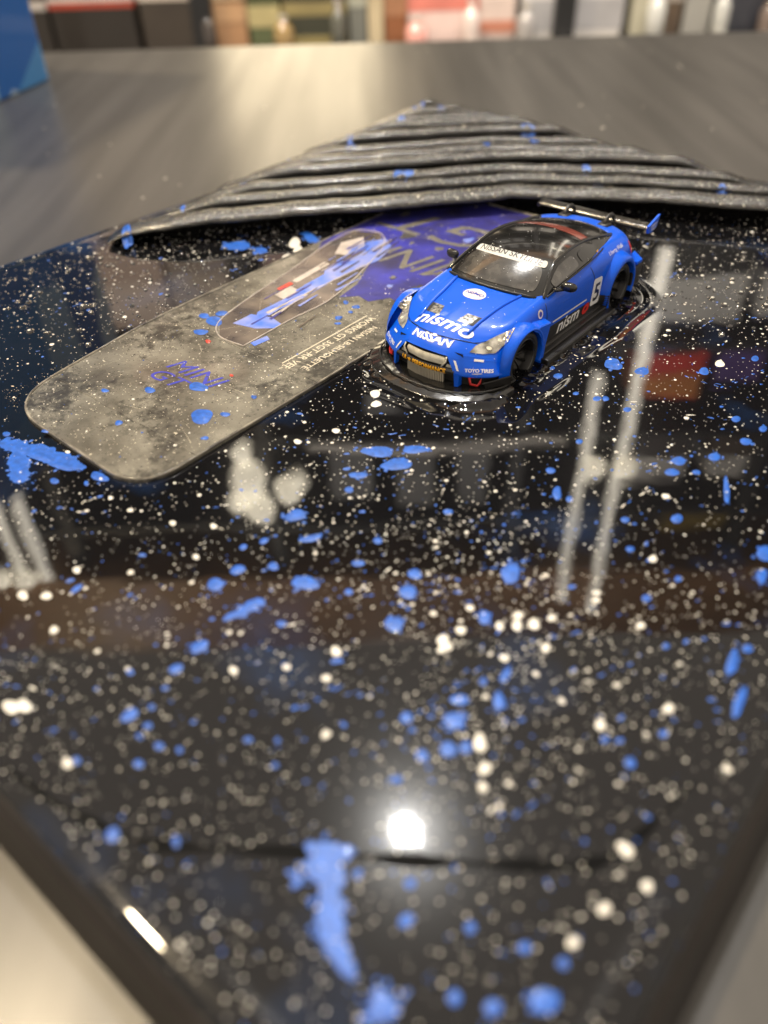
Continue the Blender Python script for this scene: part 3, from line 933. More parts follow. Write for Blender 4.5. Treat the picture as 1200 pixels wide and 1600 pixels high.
# ---------------------------------------------------------------- shop display behind the table
M_DARK = pm("cabinet_black", (0.012, 0.012, 0.013), rough=.5)
M_BROWN = pm("brown_wood", (0.32, 0.16, 0.06), rough=.5, vary=.4, vscale=9, stretch=(1, 1, 6))
M_LIP = pm("pale_shelf_lip", (.55, .52, .48), rough=.4)
M_TUBE = pm("lit_tube", (.9, .9, .85), emit=(1.0, .90, .74), estr=3.2)
M_TUBE2 = pm("lit_spot", (.9, .9, .85), emit=(1.0, .88, .66), estr=6)
cab = thing("display_cabinet", "tall dark display cabinet with lit vertical tubes behind the table", "cabinet", hp(0, 1150, TZ - 760), HROT)
CZ0 = TZ - 760
zz = lambda z: z - CZ0
MB().bbox(-1100, 1100, 330, 350, 0, zz(1045), 2).build("back_panel", M_DARK, cab, smooth=False)
for z in (-122, 150, 365, 580, 758, 950):
    s = MB().bbox(-1100, 1100, 20, 329, zz(z - 18), zz(z), 2).build("shelf_board", M_DARK, cab, smooth=False)
    lipo = MB()
    if z == -122:
        lipo.bbox(20, 330, 8, 19.5, zz(z - 14), zz(z + 7), 1)
        lipo.bbox(440, 1090, 8, 19.5, zz(z - 14), zz(z + 7), 1)
    elif z == 758:
        lipo.bbox(-130, 330, 8, 19.5, zz(z - 16), zz(z + 2), 1)
    else:
        continue
    lipo.build("shelf_lip", M_LIP, s, smooth=False)
for x in (-1090, -620, -212, 250, 700, 1090):
    MB().bbox(x - 13, x + 13, 22, 60, 0, zz(1044), 2).build("upright", M_DARK, cab, smooth=False)
MB().bbox(-1100, 1100, -10, 350, zz(1046), zz(1264), 3).build("cornice", M_BROWN, cab, smooth=False)
for (x, z0, z1, w) in ((427, 385, 1165, 10), (360, 590, 1130, 9), (-716, 520, 1034, 11), (-672, 520, 1036, 11)):
    tb = MB()
    tb.tube([(x, -18, zz(z0) + (z1 - z0) * i / 12) for i in range(13)], w, 10)
    tb.build("light_tube", M_TUBE, cab)
for (x, z, r_) in ((-235, 775, 34), (-222, 840, 26), (-262, 830, 18), (-240, 718, 20), (-165, 803, 22), (-146, 782, 15), (-700, 1010, 20), (-750, 1000, 22), (375, 775, 20), (430, 780, 20)):
    bm = bmesh.new()
    bmesh.ops.create_uvsphere(bm, u_segments=16, v_segments=10, radius=r_)
    bm.verts.index_update()
    MB().add([(v.co.x + x, v.co.y - 40, v.co.z + zz(z)) for v in bm.verts], [[v.index for v in f.verts] for f in bm.faces]).build("display_bulb", M_TUBE2, cab)
    bm.free()

pn = MB().bbox(-190, 10, 5, 18, zz(-20), zz(300), 2).build("backlit_panel", pm("lit_panel", (.9, .85, .7), emit=(1, .80, .50), estr=2.2), cab, smooth=False)
COLS = {}


def colmat(c, rough=.4):
    k = tuple(round(x, 3) for x in c)
    if k not in COLS:
        COLS[k] = pm("print_%s" % ["red", "green", "blue"][max(range(3), key=lambda i: c[i])], c, rough=rough, coat=.3, vary=.18, vscale=30)
    return COLS[k]


def package(x, z, w, h, dpt, bands, label, name="product_box", cat="box", y=40):
    """a box on a shelf, banded from the bottom up by printed sleeves standing proud of it"""
    t = thing(name, label, cat, hp(x, 1150 + y, z), HROT)
    MB().bbox(-w / 2, w / 2, 0, dpt, 0.3, h, 1.5).build("carton", colmat(bands[0][2]), t, smooth=False)
    for a, b, c in bands[1:]:
        MB().bbox(-w / 2 - .6, w / 2 + .6, -.8, dpt * .9, h * a + .5, h * b - .5, .4).build("printed_band", colmat(c), t, smooth=False)
    return t


DK = (.022, .017, .013)
# lowest shelf: the goods seen just past the table edge
package(-455, -122, 95, 62, 160, [(0, 1, DK), (.84, 1, (.55, .5, .46))], "dark box with pale lid on the low shelf just right of the blue box", y=30)
package(-350, -122, 105, 66, 160, [(0, 1, DK), (.80, .9, (.45, .06, .03)), (.9, 1, (.55, .5, .46))], "dark brown bin with red and white rim on the low shelf", "product_bin", "bin", 30)
package(-250, -122, 80, 69, 160, [(0, 1, (.045, .034, .025)), (.85, 1, (.6, .52, .44))], "dark brown bin with cream rim beside the black post", "product_bin", "bin", 30)
package(-180, -122, 44, 70, 90, [(0, 1, (.40, .22, .11)), (.45, .75, (.50, .30, .16)), (.8, 1, (.75, .6, .4))], "orange and cream packet right of the black post")
package(-135, -122, 40, 62, 90, [(0, 1, (.12, .14, .06)), (.4, .8, (.5, .42, .2))], "green and straw coloured packet on the low shelf")
package(-70, -122, 80, 72, 90, [(0, 1, (.05, .05, .03)), (.05, .2, (.34, .27, .10)), (.5, .72, (.3, .24, .1))], "black packet with yellow foot band on the low shelf")
package(-15, -122, 22, 74, 90, [(0, 1, (.20, .20, .17)), (.6, .8, (.5, .5, .4))], "narrow grey-green packet on the low shelf")
package(8, -122, 20, 60, 90, [(0, 1, (.66, .54, .34))], "narrow cream packet on the low shelf")
package(34, -122, 28, 66, 90, [(0, 1, (.30, .11, .04)), (.5, 1, (.42, .2, .1))], "rust brown packet left of the pink box")
package(95, -121, 90, 66, 90, [(0, 1, (.78, .60, .55)), (.55, .95, (.70, .22, .17))], "pink box with a red band on the low shelf")
package(165, -121, 46, 50, 90, [(0, 1, (.70, .56, .50)), (.2, .5, (.55, .22, .14))], "pale box with a rust band beside the pink box")
package(172, -60, 44, 60, 90, [(0, 1, (.02, .02, .022))], "black box lying above the pale box with the rust band", y=60)
package(262, -121, 130, 84, 90, [(0, 1, (.74, .70, .66)), (.12, .56, (.42, .41, .42))], "wide white box with a grey band on the low shelf")
package(352, -122, 26, 76, 90, [(0, 1, (.55, .52, .40))], "narrow straw coloured box beside the wide white box")
package(386, -122, 32, 80, 90, [(0, 1, (.13, .09, .06)), (.5, .7, (.45, .4, .35))], "brown packet with a pale band between grey packets")
package(424, -122, 34, 82, 90, [(0, 1, (.40, .39, .36))], "plain light grey packet on the low shelf")
package(480, -121, 58, 74, 90, [(0, 1, (.04, .042, .055)), (.8, 1, (.45, .42, .52))], "charcoal box with lavender top on the low shelf")
package(545, -121, 60, 74, 90, [(0, 1, (.40, .33, .27)), (.8, 1, (.5, .46, .55))], "tan box with lavender top on the low shelf")
# loose goods that break up the row: jars and bottles standing in front
for k, (x, r_, hh, col, lab) in enumerate(((-205, 9, 50, (.05, .04, .035), "slim dark bottle at the black post"), (-110, 13, 40, (.30, .20, .08), "squat amber jar before the straw coloured packet"),
                                          (-40, 10, 56, (.10, .10, .08), "slim olive bottle before the black packet"), (60, 14, 34, (.62, .30, .26), "squat salmon jar before the pink box"),
                                          (130, 11, 52, (.60, .50, .46), "slim blush bottle beside the pink box"), (200, 12, 44, (.30, .28, .27), "squat grey jar before the white box"),
                                          (366, 12, 60, (.55, .55, .52), "clear pale bottle between the brown packets"), (450, 10, 58, (.5, .5, .47), "slim pale bottle before the charcoal box"),
                                          (512, 12, 46, (.16, .12, .10), "squat brown jar before the tan box"))):
    t = thing("bottle" if hh > 48 else "jar", lab, "bottle" if hh > 48 else "jar", hp(x, 1176, -122))
    b_ = MB()
    b_.tube([(0, 0, .3), (0, 0, 2), (0, 0, hh * .62), (0, 0, hh * .74), (0, 0, hh * .8), (0, 0, hh * .9)], [r_ * .9, r_, r_, r_ * .7, r_ * .4, r_ * .4], 16)
    b_.build("vessel", pm("glazed_vessel", col, rough=.12, coat=1), t)
    MB().tube([(0, 0, hh * .9), (0, 0, hh)], r_ * .45, 12).build("cap", colmat((.5, .46, .4)), t)
# higher shelves: seen only as reflections in the resin
hi = [(526, 365, 130, 180, (.03, .03, .03), (.75, .74, .72), "black box with a white band beside the lit tubes"),
      (680, 365, 120, 170, (.05, .04, .12), (.70, .70, .70), "violet box with a white band near the right upright"),
      (500, 580, 115, 95, (.75, .04, .03), (.70, .25, .05), "bright red box with an orange band"),
      (620, 580, 80, 70, (.12, .06, .3), None, "small violet box beside the bright red box"),
      (522, 758, 95, 120, (.06, .05, .05), (.7, .68, .66), "black box with a white band on the fourth shelf"),
      (660, 758, 90, 120, (.10, .07, .05), (.72, .71, .70), "brown box with a white band on the fourth shelf"),
      (620, 950, 120, 45, (.35, .24, .03), None, "low mustard box on the top shelf"),
      (-390, 365, 110, 150, (.55, .42, .36), (.72, .60, .54), "beige box with pale pink band"),
      (-280, 365, 95, 120, (.30, .24, .2), (.5, .42, .36), "brown box with beige band"),
      (-120, 365, 110, 120, (.36, .24, .22), (.6, .5, .46), "rosy brown box on the third shelf"),
      (-345, 580, 150, 38, (.48, .09, .07), None, "low red box on the third shelf"),
      (-230, 580, 60, 34, (.55, .08, .05), None, "small red box on the third shelf"),
      (20, 580, 90, 120, (.05, .05, .05), (.12, .12, .12), "charcoal box with grey band"),
      (130, 580, 80, 120, (.06, .055, .055), None, "plain dark grey box on the fourth shelf"),
      (60, 758, 70, 150, (.04, .04, .04), (.12, .12, .12), "tall dark box with grey band"),
      (170, 758, 60, 150, (.08, .08, .08), None, "tall mid grey box"),
      (-60, 758, 80, 130, (.04, .04, .04), (.12, .12, .12), "dark box with ash grey band"),
      (-20, 150, 200, 150, (.62, .52, .38), (.75, .68, .55), "wide cream box on the second shelf"),
      (250, 150, 180, 150, (.45, .43, .40), (.6, .58, .55), "wide grey box on the second shelf"),
      (-330, 150, 180, 150, (.40, .36, .32), None, "wide taupe box on the second shelf"),
      (520, 150, 160, 150, (.40, .38, .36), None, "wide ash grey box on the second shelf")]
for (x, z, w, h, c, b2, lab) in hi:
    package(x, z, w, h, 140, [(0, 1, c)] + ([(.5, .95, b2)] if b2 else []), lab)

# ---------------------------------------------------------------- ceiling spots (lamps that light the table and show in the resin)


def ceiling_spot(x, y, z, r_, power, col, label):
    t = thing("ceiling_spot", label, "lamp", hp(x, y, z), 0)
    t.rotation_euler = (-hp(x + 60, y - 150, z)).to_track_quat('-Z', 'Y').to_euler()
    h_ = MB()
    h_.tube([(0, 0, 150), (0, 0, 149), (0, 0, 8), (0, 0, 0)], [r_ * .6, r_ * 1.1, r_ * 1.25, r_ * 1.25], 24)
    h_.build("housing", M_BLACK, t)
    MB().tube([(0, 0, 150.5), (0, 0, 700)], 8, 8).build("stem", M_BLACK, t)
    m = pm("lamp_lens", (1, 1, 1), emit=col, estr=power)
    l_ = MB()
    l_.tube([(0, 0, -.5), (0, 0, -3.5)], r_, 24)
    l_.build("lens", m, t, smooth=False)
    t['group'] = "ceiling spots over the table"


ceiling_spot(45, 1093, 1990, 26, 4800, (1, .97, .92), "white ceiling spot straight ahead over the far table edge")
ceiling_spot(-930, 500, 1990, 60, 950, (1, .80, .52), "warm ceiling spot over the left of the table")
for sx in (-420, 0, 420):  # unseen fill lamps, added to brighten the goods on the shelves
    sd = bpy.data.lights.new("shelf_fill_spot", 'SPOT')
    sd.energy = 50
    sd.color = (1, .93, .84)
    sd.spot_size = R(62)
    sd.spot_blend = .6
    sd.shadow_soft_size = .04
    so = bpy.data.objects.new("shelf_fill_spot", sd)
    COL.objects.link(so)
    p = hp(sx, 120, 1500) * MM
    so.location = p
    tgt = hp(sx * 1.1, 1200, 560) * MM
    so.rotation_euler = (tgt - p).to_track_quat('-Z', 'Y').to_euler()

# ---------------------------------------------------------------- the toy car (car frame: x to its left, y rearwards, z up from the resin)
M_PAINT = pm("blue_car_paint", (0.000, 0.095, 0.72), rough=0.38, spec=.22, coat=.35, coat_rough=.05, bump=.06, bscale=1200, bdist=.0001)
M_GLOSS = pm("gloss_black", (0.010, 0.010, 0.010), rough=.16, coat=.6, bump=.1, bscale=700, bdist=.0001)
M_TRIM = pm("satin_black_trim", (0.014, 0.013, 0.012), rough=.38, bump=.35, bscale=1500, bdist=.00015)
M_GLASS = pm("smoked_toy_glass", (0.10, 0.094, 0.085), rough=.14, spec=.8, coat=1.0, coat_rough=.03, vary=.7, vscale=240, detail=7, dark=(.012, .011, .011), bump=.18, bscale=420, bdist=.00015)
M_CHROME = pm("silver_plastic", (.86, .82, .68), rough=.3, metal=.0, vary=.35, vscale=500)
M_LAMP = pm("headlight_lens", (.62, .60, .54), rough=.12, metal=.35, coat=1, vary=.75, vscale=620, detail=4, dark=(.16, .15, .13))
M_TYRE = pm("tyre_rubber", (.014, .014, .013), rough=.6, bump=.4, bscale=1600, bdist=.0002)
M_RIM = pm("dark_rim", (.018, .017, .017), rough=.28, metal=.4)
M_DECAL = pm("white_decal", (.80, .80, .80), rough=.35)
M_DECAL_K = pm("black_decal", (.008, .008, .009), rough=.3, coat=.4)
M_DECAL_R = pm("red_decal", (.62, .015, .012), rough=.35, coat=.3)
M_DECAL_Y = pm("amber_decal", (.85, .42, .015), rough=.35)
M_DECAL_B = pm("navy_decal", (.01, .035, .16), rough=.35)
M_DECAL_P = pm("blush_white_decal", (.80, .72, .70), rough=.35)
M_SALMON = pm("dull_red_band", (.24, .06, .045), rough=.2, coat=.7)
M_MESH = pm("grey_mesh", (.34, .33, .31), rough=.4, metal=.4, vary=.75, vscale=1500, detail=1, dark=(.03, .03, .03))
M_VOID = pm("dark_recess", (.006, .006, .006), rough=.6)

CARZ = 0.0
car = thing("toy_car", "small blue racing coupe model with black roof and rear wing set in the resin", "toy car", (*CAR0, CARZ), CARROT)

AX_F, AX_R, AXZ = -17.3, 26.3, 4.2
SX = {}


def mirror_rows(rows):
    """half rows (centre -> side) to full rows (right side -> left side)"""
    return [[(-p[0], p[1], p[2]) for p in r_[:0:-1]] + list(r_) for r_ in rows]


# main shell: bonnet, wings, doors, quarters, deck
ST = [
    [(0, -28.6, 10.1), (4.3, -27.7, 9.9), (8.4, -25.7, 9.4), (12.0, -22.3, 9.7), (14.4, -21.5, 8.0), (15.0, -23, 4.0), (15.0, -23, 0)],
    [(0, -25.6, 11.3), (4.3, -25.0, 11.0), (8.8, -23.2, 10.5), (12.5, -20.3, 10.6), (14.4, -19.5, 8.4), (14.7, -20, 4.0), (14.7, -20, 0)],
    [(0, -21.5, 12.35), (4.4, -21.2, 12.0), (9.2, -19.8, 11.6), (12.8, -17.6, 11.6), (14.4, -17, 9.0), (14.6, -17, 4.0), (14.6, -17, 0)],
    [(0, -14.5, 13.35), (5, -14.3, 12.9), (9.6, -13.6, 12.5), (12.9, -12.6, 12.3), (14.3, -12.5, 9.6), (14.4, -12.5, 4.0), (14.4, -12.5, -1)],
    [(0, -9.0, 13.6), (5, -8.6, 13.4), (10, -7.3, 13.0), (12.9, -6.5, 12.9), (14.2, -6.5, 10), (14.2, -6.5, 4), (14.2, -6.5, -1)],
    [(0, 0, 13.6), (5, 0, 13.6), (10.5, 0, 13.5), (12.6, 0, 13.5), (14.2, 0, 10.4), (14.2, 0, 4), (14.2, 0, -1)],
    [(0, 13, 13.6), (5, 13, 13.7), (10.5, 13, 13.9), (12.5, 13, 14.1), (14.3, 13, 10.9), (14.3, 13, 4), (14.3, 13, -1)],
    [(0, 23, 15.0), (5, 23, 14.9), (9.7, 23, 14.8), (12.1, 23, 14.5), (14.4, 23, 11.3), (14.5, 23, 4), (14.5, 23, -1)],
    [(0, 31, 15.3), (5, 31, 15.2), (9.3, 31, 14.8), (12.0, 31, 14.1), (14.4, 31, 11.0), (14.6, 31, 4), (14.6, 31, -1)],
    [(0, 36.6, 14.9), (5, 36.4, 14.7), (9.0, 35.7, 14.2), (11.9, 34.4, 13.4), (14.0, 34.0, 10.5), (14.5, 34.0, 4), (14.5, 34, -1)],
    [(0, 37.6, 13.4), (5, 37.4, 13.2), (9.2, 36.6, 12.8), (12.1, 35.2, 12.0), (14.0, 34.6, 9.5), (14.5, 34.5, 4), (14.5, 34.5, -1)],
    [(0, 37.8, 6), (5, 37.6, 6), (9.6, 36.9, 6), (12.6, 35.6, 6), (14.0, 34.9, 5), (14.5, 34.7, 3), (14.5, 34.7, -1)],
    [(0, 37.2, 0), (5, 37.0, 0), (9.6, 36.4, 0), (12.6, 35.3, 0), (14.0, 34.7, 0), (14.5, 34.5, 0), (14.5, 34.5, -1)],
]
half = surf(ST, 130, 40)
full = np.concatenate([half[:, :0:-1] * np.array([-1, 1, 1]), half], 1)
sb = MB().grid(full.tolist(), flip=False)
keep = []
for q in sb.f:
    c = np.mean([sb.v[i] for i in q], 0)
    if abs(c[0]) > 13.0:
        if min(math.hypot(c[1] - AX_F, c[2] - AXZ), math.hypot(c[1] - AX_R, c[2] - AXZ)) < 7.0:
            continue
    keep.append(q)
sb.f = keep
body = sb.build("body_shell", M_PAINT, car, auto=50)

# nose: bonnet seam down to the top of the openings, with a leg either side of the mouth
nose_rows = [
    [(0, -28.75, 10.0), (5.3, -27.55, 9.7), (8.5, -25.75, 9.3), (12.1, -22.4, 9.6), (14.9, -21.0, 8.2)],
    [(0, -30.6, 9.1), (5.2, -29.6, 8.75), (8.8, -27.6, 8.2), (12.6, -24.2, 8.2), (15.2, -22.0, 6.6)],
    [(0, -31.8, 7.9), (5.4, -31.0, 7.6), (9.4, -28.9, 6.9), (13.2, -25.8, 6.6), (15.6, -22.8, 5.2)],
]
nh = surf(nose_rows, 14, 24)
nf = np.concatenate([nh[:, :0:-1] * np.array([-1, 1, 1]), nh], 1)
nb = MB().grid(nf.tolist(), flip=True)
leg_rows = [
    [(5.0, -30.6, 8.2), (7.2, -29.7, 7.9), (9.4, -28.3, 7.6), (13.0, -25.2, 7.2), (15.2, -22.5, 6.0)],
    [(5.5, -31.1, 7.5), (7.2, -30.3, 7.2), (9.4, -28.95, 6.8), (13.2, -25.85, 6.5), (15.6, -22.8, 5.1)],
    [(6.6, -31.5, 6.0), (8.2, -30.7, 5.7), (10.6, -29.2, 5.4), (13.8, -26.7, 5.2), (15.9, -23.4, 4.6)],
    [(7.7, -31.6, 4.4), (8.9, -31.0, 4.2), (11.2, -29.6, 4.0), (14.4, -27.2, 4.1), (16.1, -24.0, 4.2)],
    [(8.0, -31.2, 4.1), (9.0, -30.6, 3.9), (11.2, -29.1, 3.8), (14.2, -26.8, 3.9), (15.8, -23.6, 4.0)],
]
lh = surf(leg_rows, 12, 22)
for s in (1, -1):
    nb.grid((lh * np.array([s, 1, 1])).tolist(), flip=s > 0)
# thin blue post between mouth and side intake
for s in (1, -1):
    nb.add([(s * 7.6, -31.75, 4.6), (s * 8.7, -31.2, 4.4), (s * 8.6, -31.4, 1.6), (s * 7.9, -31.8, 1.6), (s * 7.6, -30.6, 4.6), (s * 8.7, -30.2, 4.4), (s * 8.6, -30.2, 1.6), (s * 7.9, -30.6, 1.6)],
           [(0, 1, 2, 3), (0, 4, 7, 3), (1, 5, 6, 2)])
nose = nb.build("front_bumper", M_PAINT, car, auto=40)

# dark insides: mouth, side intakes, under the body
iv = MB()
iv.grid(surf([[(-8.2, -29.4, 8.2), (0, -30.6, 8.4), (8.2, -29.4, 8.2)], [(-8.4, -29.6, 0), (0, -30.9, 0), (8.4, -29.6, 0)]], 4, 14).tolist(), flip=True)
for s in (1, -1):
    iv.grid((surf([[(8.2, -29.8, 5), (11, -28.2, 4.6), (14.6, -25.2, 4.6)], [(8.2, -29.8, -.3), (11, -28.2, -.3), (14.6, -25.2, -.3)]], 3, 10) * np.array([s, 1, 1])).tolist(), flip=s > 0)
iv.box(-11.5, 11.5, -26.0, -19, -1, 5.0)
iv.box(-12.0, 12.0, -19, 33.5, -1, 9.0)
iv.build("intake_recess", M_VOID, car, smooth=False)

# silver beam and radiator in the mouth
gb = MB()
gb.grid(surf([[(-4.7, -31.0, 7.15), (0, -31.8, 7.3), (4.7, -31.0, 7.15)], [(-5.0, -31.3, 6.5), (0, -32.1, 6.6), (5.0, -31.3, 6.5)], [(-4.6, -31.2, 5.35), (0, -32.0, 5.45), (4.6, -31.2, 5.35)]], 6, 12).tolist(), flip=True)
gb.build("grille_beam", M_CHROME, car)
for s in (1, -1):
    MB().tube([(s * 5.3, -31.25, 7.5), (s * 5.5, -31.6, 6.6), (s * 4.5, -31.9, 5.3)], .17, 6).build("grille_blade", M_CHROME, car)
    MB().grid([[(s * 5.6, -31.3, 6.0), (s * 6.6, -30.9, 5.7)], [(s * 5.3, -31.4, 5.3), (s * 7.0, -30.8, 5.0)]], flip=s < 0).build("grille_corner", M_CHROME, car)
lip_ = MB()
lip_.grid(surf([[(-7.4, -31.4, 5.25), (0, -32.5, 5.3), (7.4, -31.4, 5.25)], [(-7.6, -31.7, 4.6), (0, -32.8, 4.6), (7.6, -31.7, 4.6)], [(-7.4, -31.5, 3.95), (0, -32.6, 3.95), (7.4, -31.5, 3.95)]], 7, 16).tolist(), flip=True)
lip_.build("grille_bar", M_GLOSS, car)
rad = MB()
for i in range(24):
    x = -4.6 + 9.2 * i / 23
    y = -32.1 + .6 * (x / 4.6) ** 2
    rad.box(x - .1, x + .1, y, y + .5, 1.1, 3.9)
rad.build("radiator", pm("radiator_metal", (.50, .46, .38), rough=.4, metal=.2), car, smooth=False)
for s in (1, -1):
    fr = MB()
    P = [(10.2, -29.75, 3.75), (12.3, -28.2, 3.85), (12.1, -28.45, 2.5), (11.7, -28.8, 1.75), (10.5, -29.6, 2.1), (10.2, -29.75, 3.75)]
    fr.tube([(s * a, b, c) for a, b, c in P], .27, 6)
    fr.build("tow_frame", M_DECAL_R, car)

# splitter: flat lip ringing the nose
sp_o = crom([(0, -37.8), (6, -37.3), (11.2, -35.2), (15.0, -32.0), (17.2, -28.2), (17.8, -24.0)], 24)
sp_i = crom([(0, -30.5), (6, -30), (10, -28.5), (13.5, -25.5), (14.8, -24), (15, -23.4)], 24)
sm = MB()
O = [(-x, y) for x, y in sp_o[:0:-1]] + [tuple(p) for p in sp_o]
I = [(-x, y) for x, y in sp_i[:0:-1]] + [tuple(p) for p in sp_i]
sm.grid([[(x, y, 1.5) for x, y in I], [(x * .985, y + .25, 1.0 + .12 * math.sin(x * 3)) for x, y in O], [(x, y, .85) for x, y in O], [(x, y, -.4) for x, y in O]], flip=True)
sm.build("front_splitter", M_GLOSS, car, auto=50)
sl = MB()
ring = [(-x * .93, y + 2.3) for x, y in sp_o[:0:-1]] + [(x * .93, y + 2.3) for x, y in sp_o]
sl.tube([(x, y, 1.55) for x, y in ring], .2, 6)
sl.build("splitter_ridge", M_TRIM, car)
for s in (1, -1):
    cn = MB()
    cn.add([(s * 13.2, -28.6, 2.6), (s * 16.8, -24.2, 3.6), (s * 16.9, -23.8, 1.6), (s * 13.4, -28.2, 1.3), (s * 13.0, -28.2, 2.6), (s * 16.3, -24.0, 3.6), (s * 16.4, -23.6, 1.6), (s * 13.1, -27.9, 1.3)],
           [(0, 1, 2, 3), (7, 6, 5, 4), (0, 4, 5, 1), (1, 5, 6, 2), (2, 6, 7, 3), (3, 7, 4, 0)])
    cn.tube([(s * 13.0, -28.9, 2.7), (s * 16.9, -24.2, 3.75)], .16, 6)
    cn.build("canard", M_TRIM, car, smooth=False)
    sk = MB()
    sk.bbox(min(s * 13.6, s * 15.1), max(s * 13.6, s * 15.1), -10.6, 19.6, .2, 2.4, .5)
    sk.bbox(min(s * 13.6, s * 18.0), max(s * 13.6, s * 18.0), -10.6, 21.0, -.2, 1.5, .25)
    sk.bbox(min(s * 15, s * 16.2), max(s * 15, s * 16.2), -10.4, 20.4, 1.45, 2.1, .2)
    sk.build("side_skirt", M_TRIM, car, smooth=False)


# flared arches
def flare(cy, s, rear):
    rows = []
    ths = np.linspace(-24, 206, 44)
    for th in ths:
        t = R(th)
        c, sn = -math.cos(t), math.sin(t)     # starts at the front, over the top, to the back
        up = max(sn, 0)
        fw_ = max(-c, 0)
        bk = max(c, 0)
        rin = 6.35
        if rear:
            rout_y, zmax, xo = 8.0 + 1.1 * bk, 9.4, 14.4 - 1.8 * up ** 2
            lipx = 16.4
        else:
            rout_y, zmax, xo = (8.6 if c < 0 else 9.2), 7.5, 14.4 + .75 * fw_ - 1.2 * up ** 2
            lipx = 16.3
        row = []
        for k, (f_, px) in enumerate([(0, -2.4), (0.0, -.35), (.05, 0), (.16, .10), (.34, -.08), (.55, None), (.8, None), (1.0, None)]):
            ry = rin + (rout_y - rin) * f_
            rz = rin + (zmax - rin) * f_
            if px is None:
                g = (f_ - .34) / .66
                e = g * g * (3 - 2 * g)
                x = (lipx - .08) * (1 - e) + (xo - .15) * e
            else:
                x = lipx + px
            z = AXZ + rz * sn
            row.append((s * x, cy + ry * c, z))
        rows.append(row)
    rows = surf(rows, 80, 24)
    return MB().grid(rows.tolist(), flip=s < 0).build("wheel_flare", M_PAINT, car, auto=60)


flares = []
for s in (1, -1):
    flares.append(flare(AX_F, s, False))
    flares.append(flare(AX_R, s, True))
    # ledge at the back of the front flare
    pr = [(-14.8, 9.9), (-12, 9.9), (-8.0, 9.2), (-8.3, 8.2), (-9.4, 4.5), (-9.9, 0.4), (-11.0, 0.4), (-10.9, 4.2), (-11.6, 7.0), (-13.2, 9.0)]
    n = len(pr)
    g = MB()
    g.add([(s * 13.7, y, z + .5) for y, z in pr] + [(s * 16.0, y, z) for y, z in pr] + [(s * 16.25, y * .98 - .2, z * .96 + .15) for y, z in pr],
          [tuple(range(2 * n, 3 * n))] + [(k * n + i, k * n + (i + 1) % n, (k + 1) * n + (i + 1) % n, (k + 1) * n + i) for k in range(2) for i in range(n)])
    g.build("flare_ledge", M_PAINT, car, auto=30)
    # rear corner finlet
    g2 = MB()
    g2.add([(s * 14.0, 32.6, 8.9), (s * 16.2, 33.6, 8.3), (s * 16.4, 36.0, 8.4), (s * 13.4, 37.4, 9.4), (s * 14.0, 32.6, 7.9), (s * 16.2, 33.6, 7.6), (s * 16.4, 36.0, 7.7), (s * 13.4, 37.4, 8.2)],
           [(0, 1, 2, 3), (4, 7, 6, 5), (0, 4, 5, 1), (1, 5, 6, 2), (2, 6, 7, 3), (3, 7, 4, 0)])
    g2.build("rear_finlet", M_PAINT, car, smooth=False)
    MB().bbox(min(s * 14, s * 16.3), max(s * 14, s * 16.3), 32.4, 37.0, 2.0, 7.2, .4).build("rear_valance", M_TRIM, car, smooth=False)

# wheels
for s in (1, -1):
    for cy in (AX_F, AX_R):
        w = bpy.data.objects.new("wheel", None)
        COL.objects.link(w)
        w.parent = car
        w.location = (s * 13.4 * MM, cy * MM, AXZ * MM)

        def lathe(prof, n=40):
            P = [[(s * a, r_ * math.cos(2 * math.pi * k / n), r_ * math.sin(2 * math.pi * k / n)) for a, r_ in prof] for k in range(n + 1)]
            return MB().grid(P, flip=s < 0)
        lathe([(-2, 4.2), (-2, 5.5), (-1.6, 5.95), (1.7, 5.95), (2.15, 5.72), (2.38, 5.2), (2.32, 4.7), (2.05, 4.4), (1.9, 4.3)]).build("tyre", M_TYRE, w)
        rm = lathe([(2.05, 4.45), (2.1, 4.25), (1.8, 4.1), (0.4, 3.8), (-.6, 3.4), (-.8, 0.9), (-.5, .7), (-.3, 0)])
        for k in range(10):
            a = 2 * math.pi * k / 10
            rm.tube([(s * -.35, .6 * math.cos(a), .6 * math.sin(a)), (s * .1, 2.0 * math.cos(a), 2.0 * math.sin(a)), (s * .75, 3.8 * math.cos(a), 3.8 * math.sin(a))], [.3, .24, .26], 6)
        rm.build("rim", M_RIM, w)
        ln = lathe([(1.98, 4.32), (2.2, 4.28), (2.22, 4.44), (2.05, 4.5)])
        ln.build("rim_lip", pm("rim_lip_metal", (.10, .10, .10), rough=.2, metal=.9), w)

# glasshouse
def q3(a, b, c, n):
    a, b, c = map(np.array, (a, b, c))
    m = 2 * b - (a + c) / 2
    t = np.linspace(0, 1, n)[:, None]
    return a * (1 - t) ** 2 + m * 2 * t * (1 - t) + c * t ** 2


N = 22
wb = q3((-12.6, -6.2, 12.75), (0, -9.4, 13.7), (12.6, -6.2, 12.75), N)
wt = q3((-9.8, 2.0, 17.3), (0, .6, 17.95), (9.8, 2.0, 17.3), N)
rr0 = q3((-9.0, 20, 16.9), (0, 21.5, 17.6), (9.0, 20, 16.9), N)
rb0 = q3((-9.6, 30.5, 14.7), (0, 33.0, 15.2), (9.6, 30.5, 14.7), N)
al = q3((-12.6, -6.2, 12.75), (-11.1, -2.2, 15.3), (-9.8, 2.0, 17.3), N)
ar = al * np.array([-1, 1, 1])
rl = q3((-9.8, 2.0, 17.3), (-9.6, 10.5, 18.1), (-9.0, 20, 16.9), N)
rr_ = rl * np.array([-1, 1, 1])
cl_ = q3((-9.0, 20, 16.9), (-9.6, 25.5, 16.0), (-9.6, 30.5, 14.7), N)
cr_ = cl_ * np.array([-1, 1, 1])
ws = coons(wb, wt, al, ar)
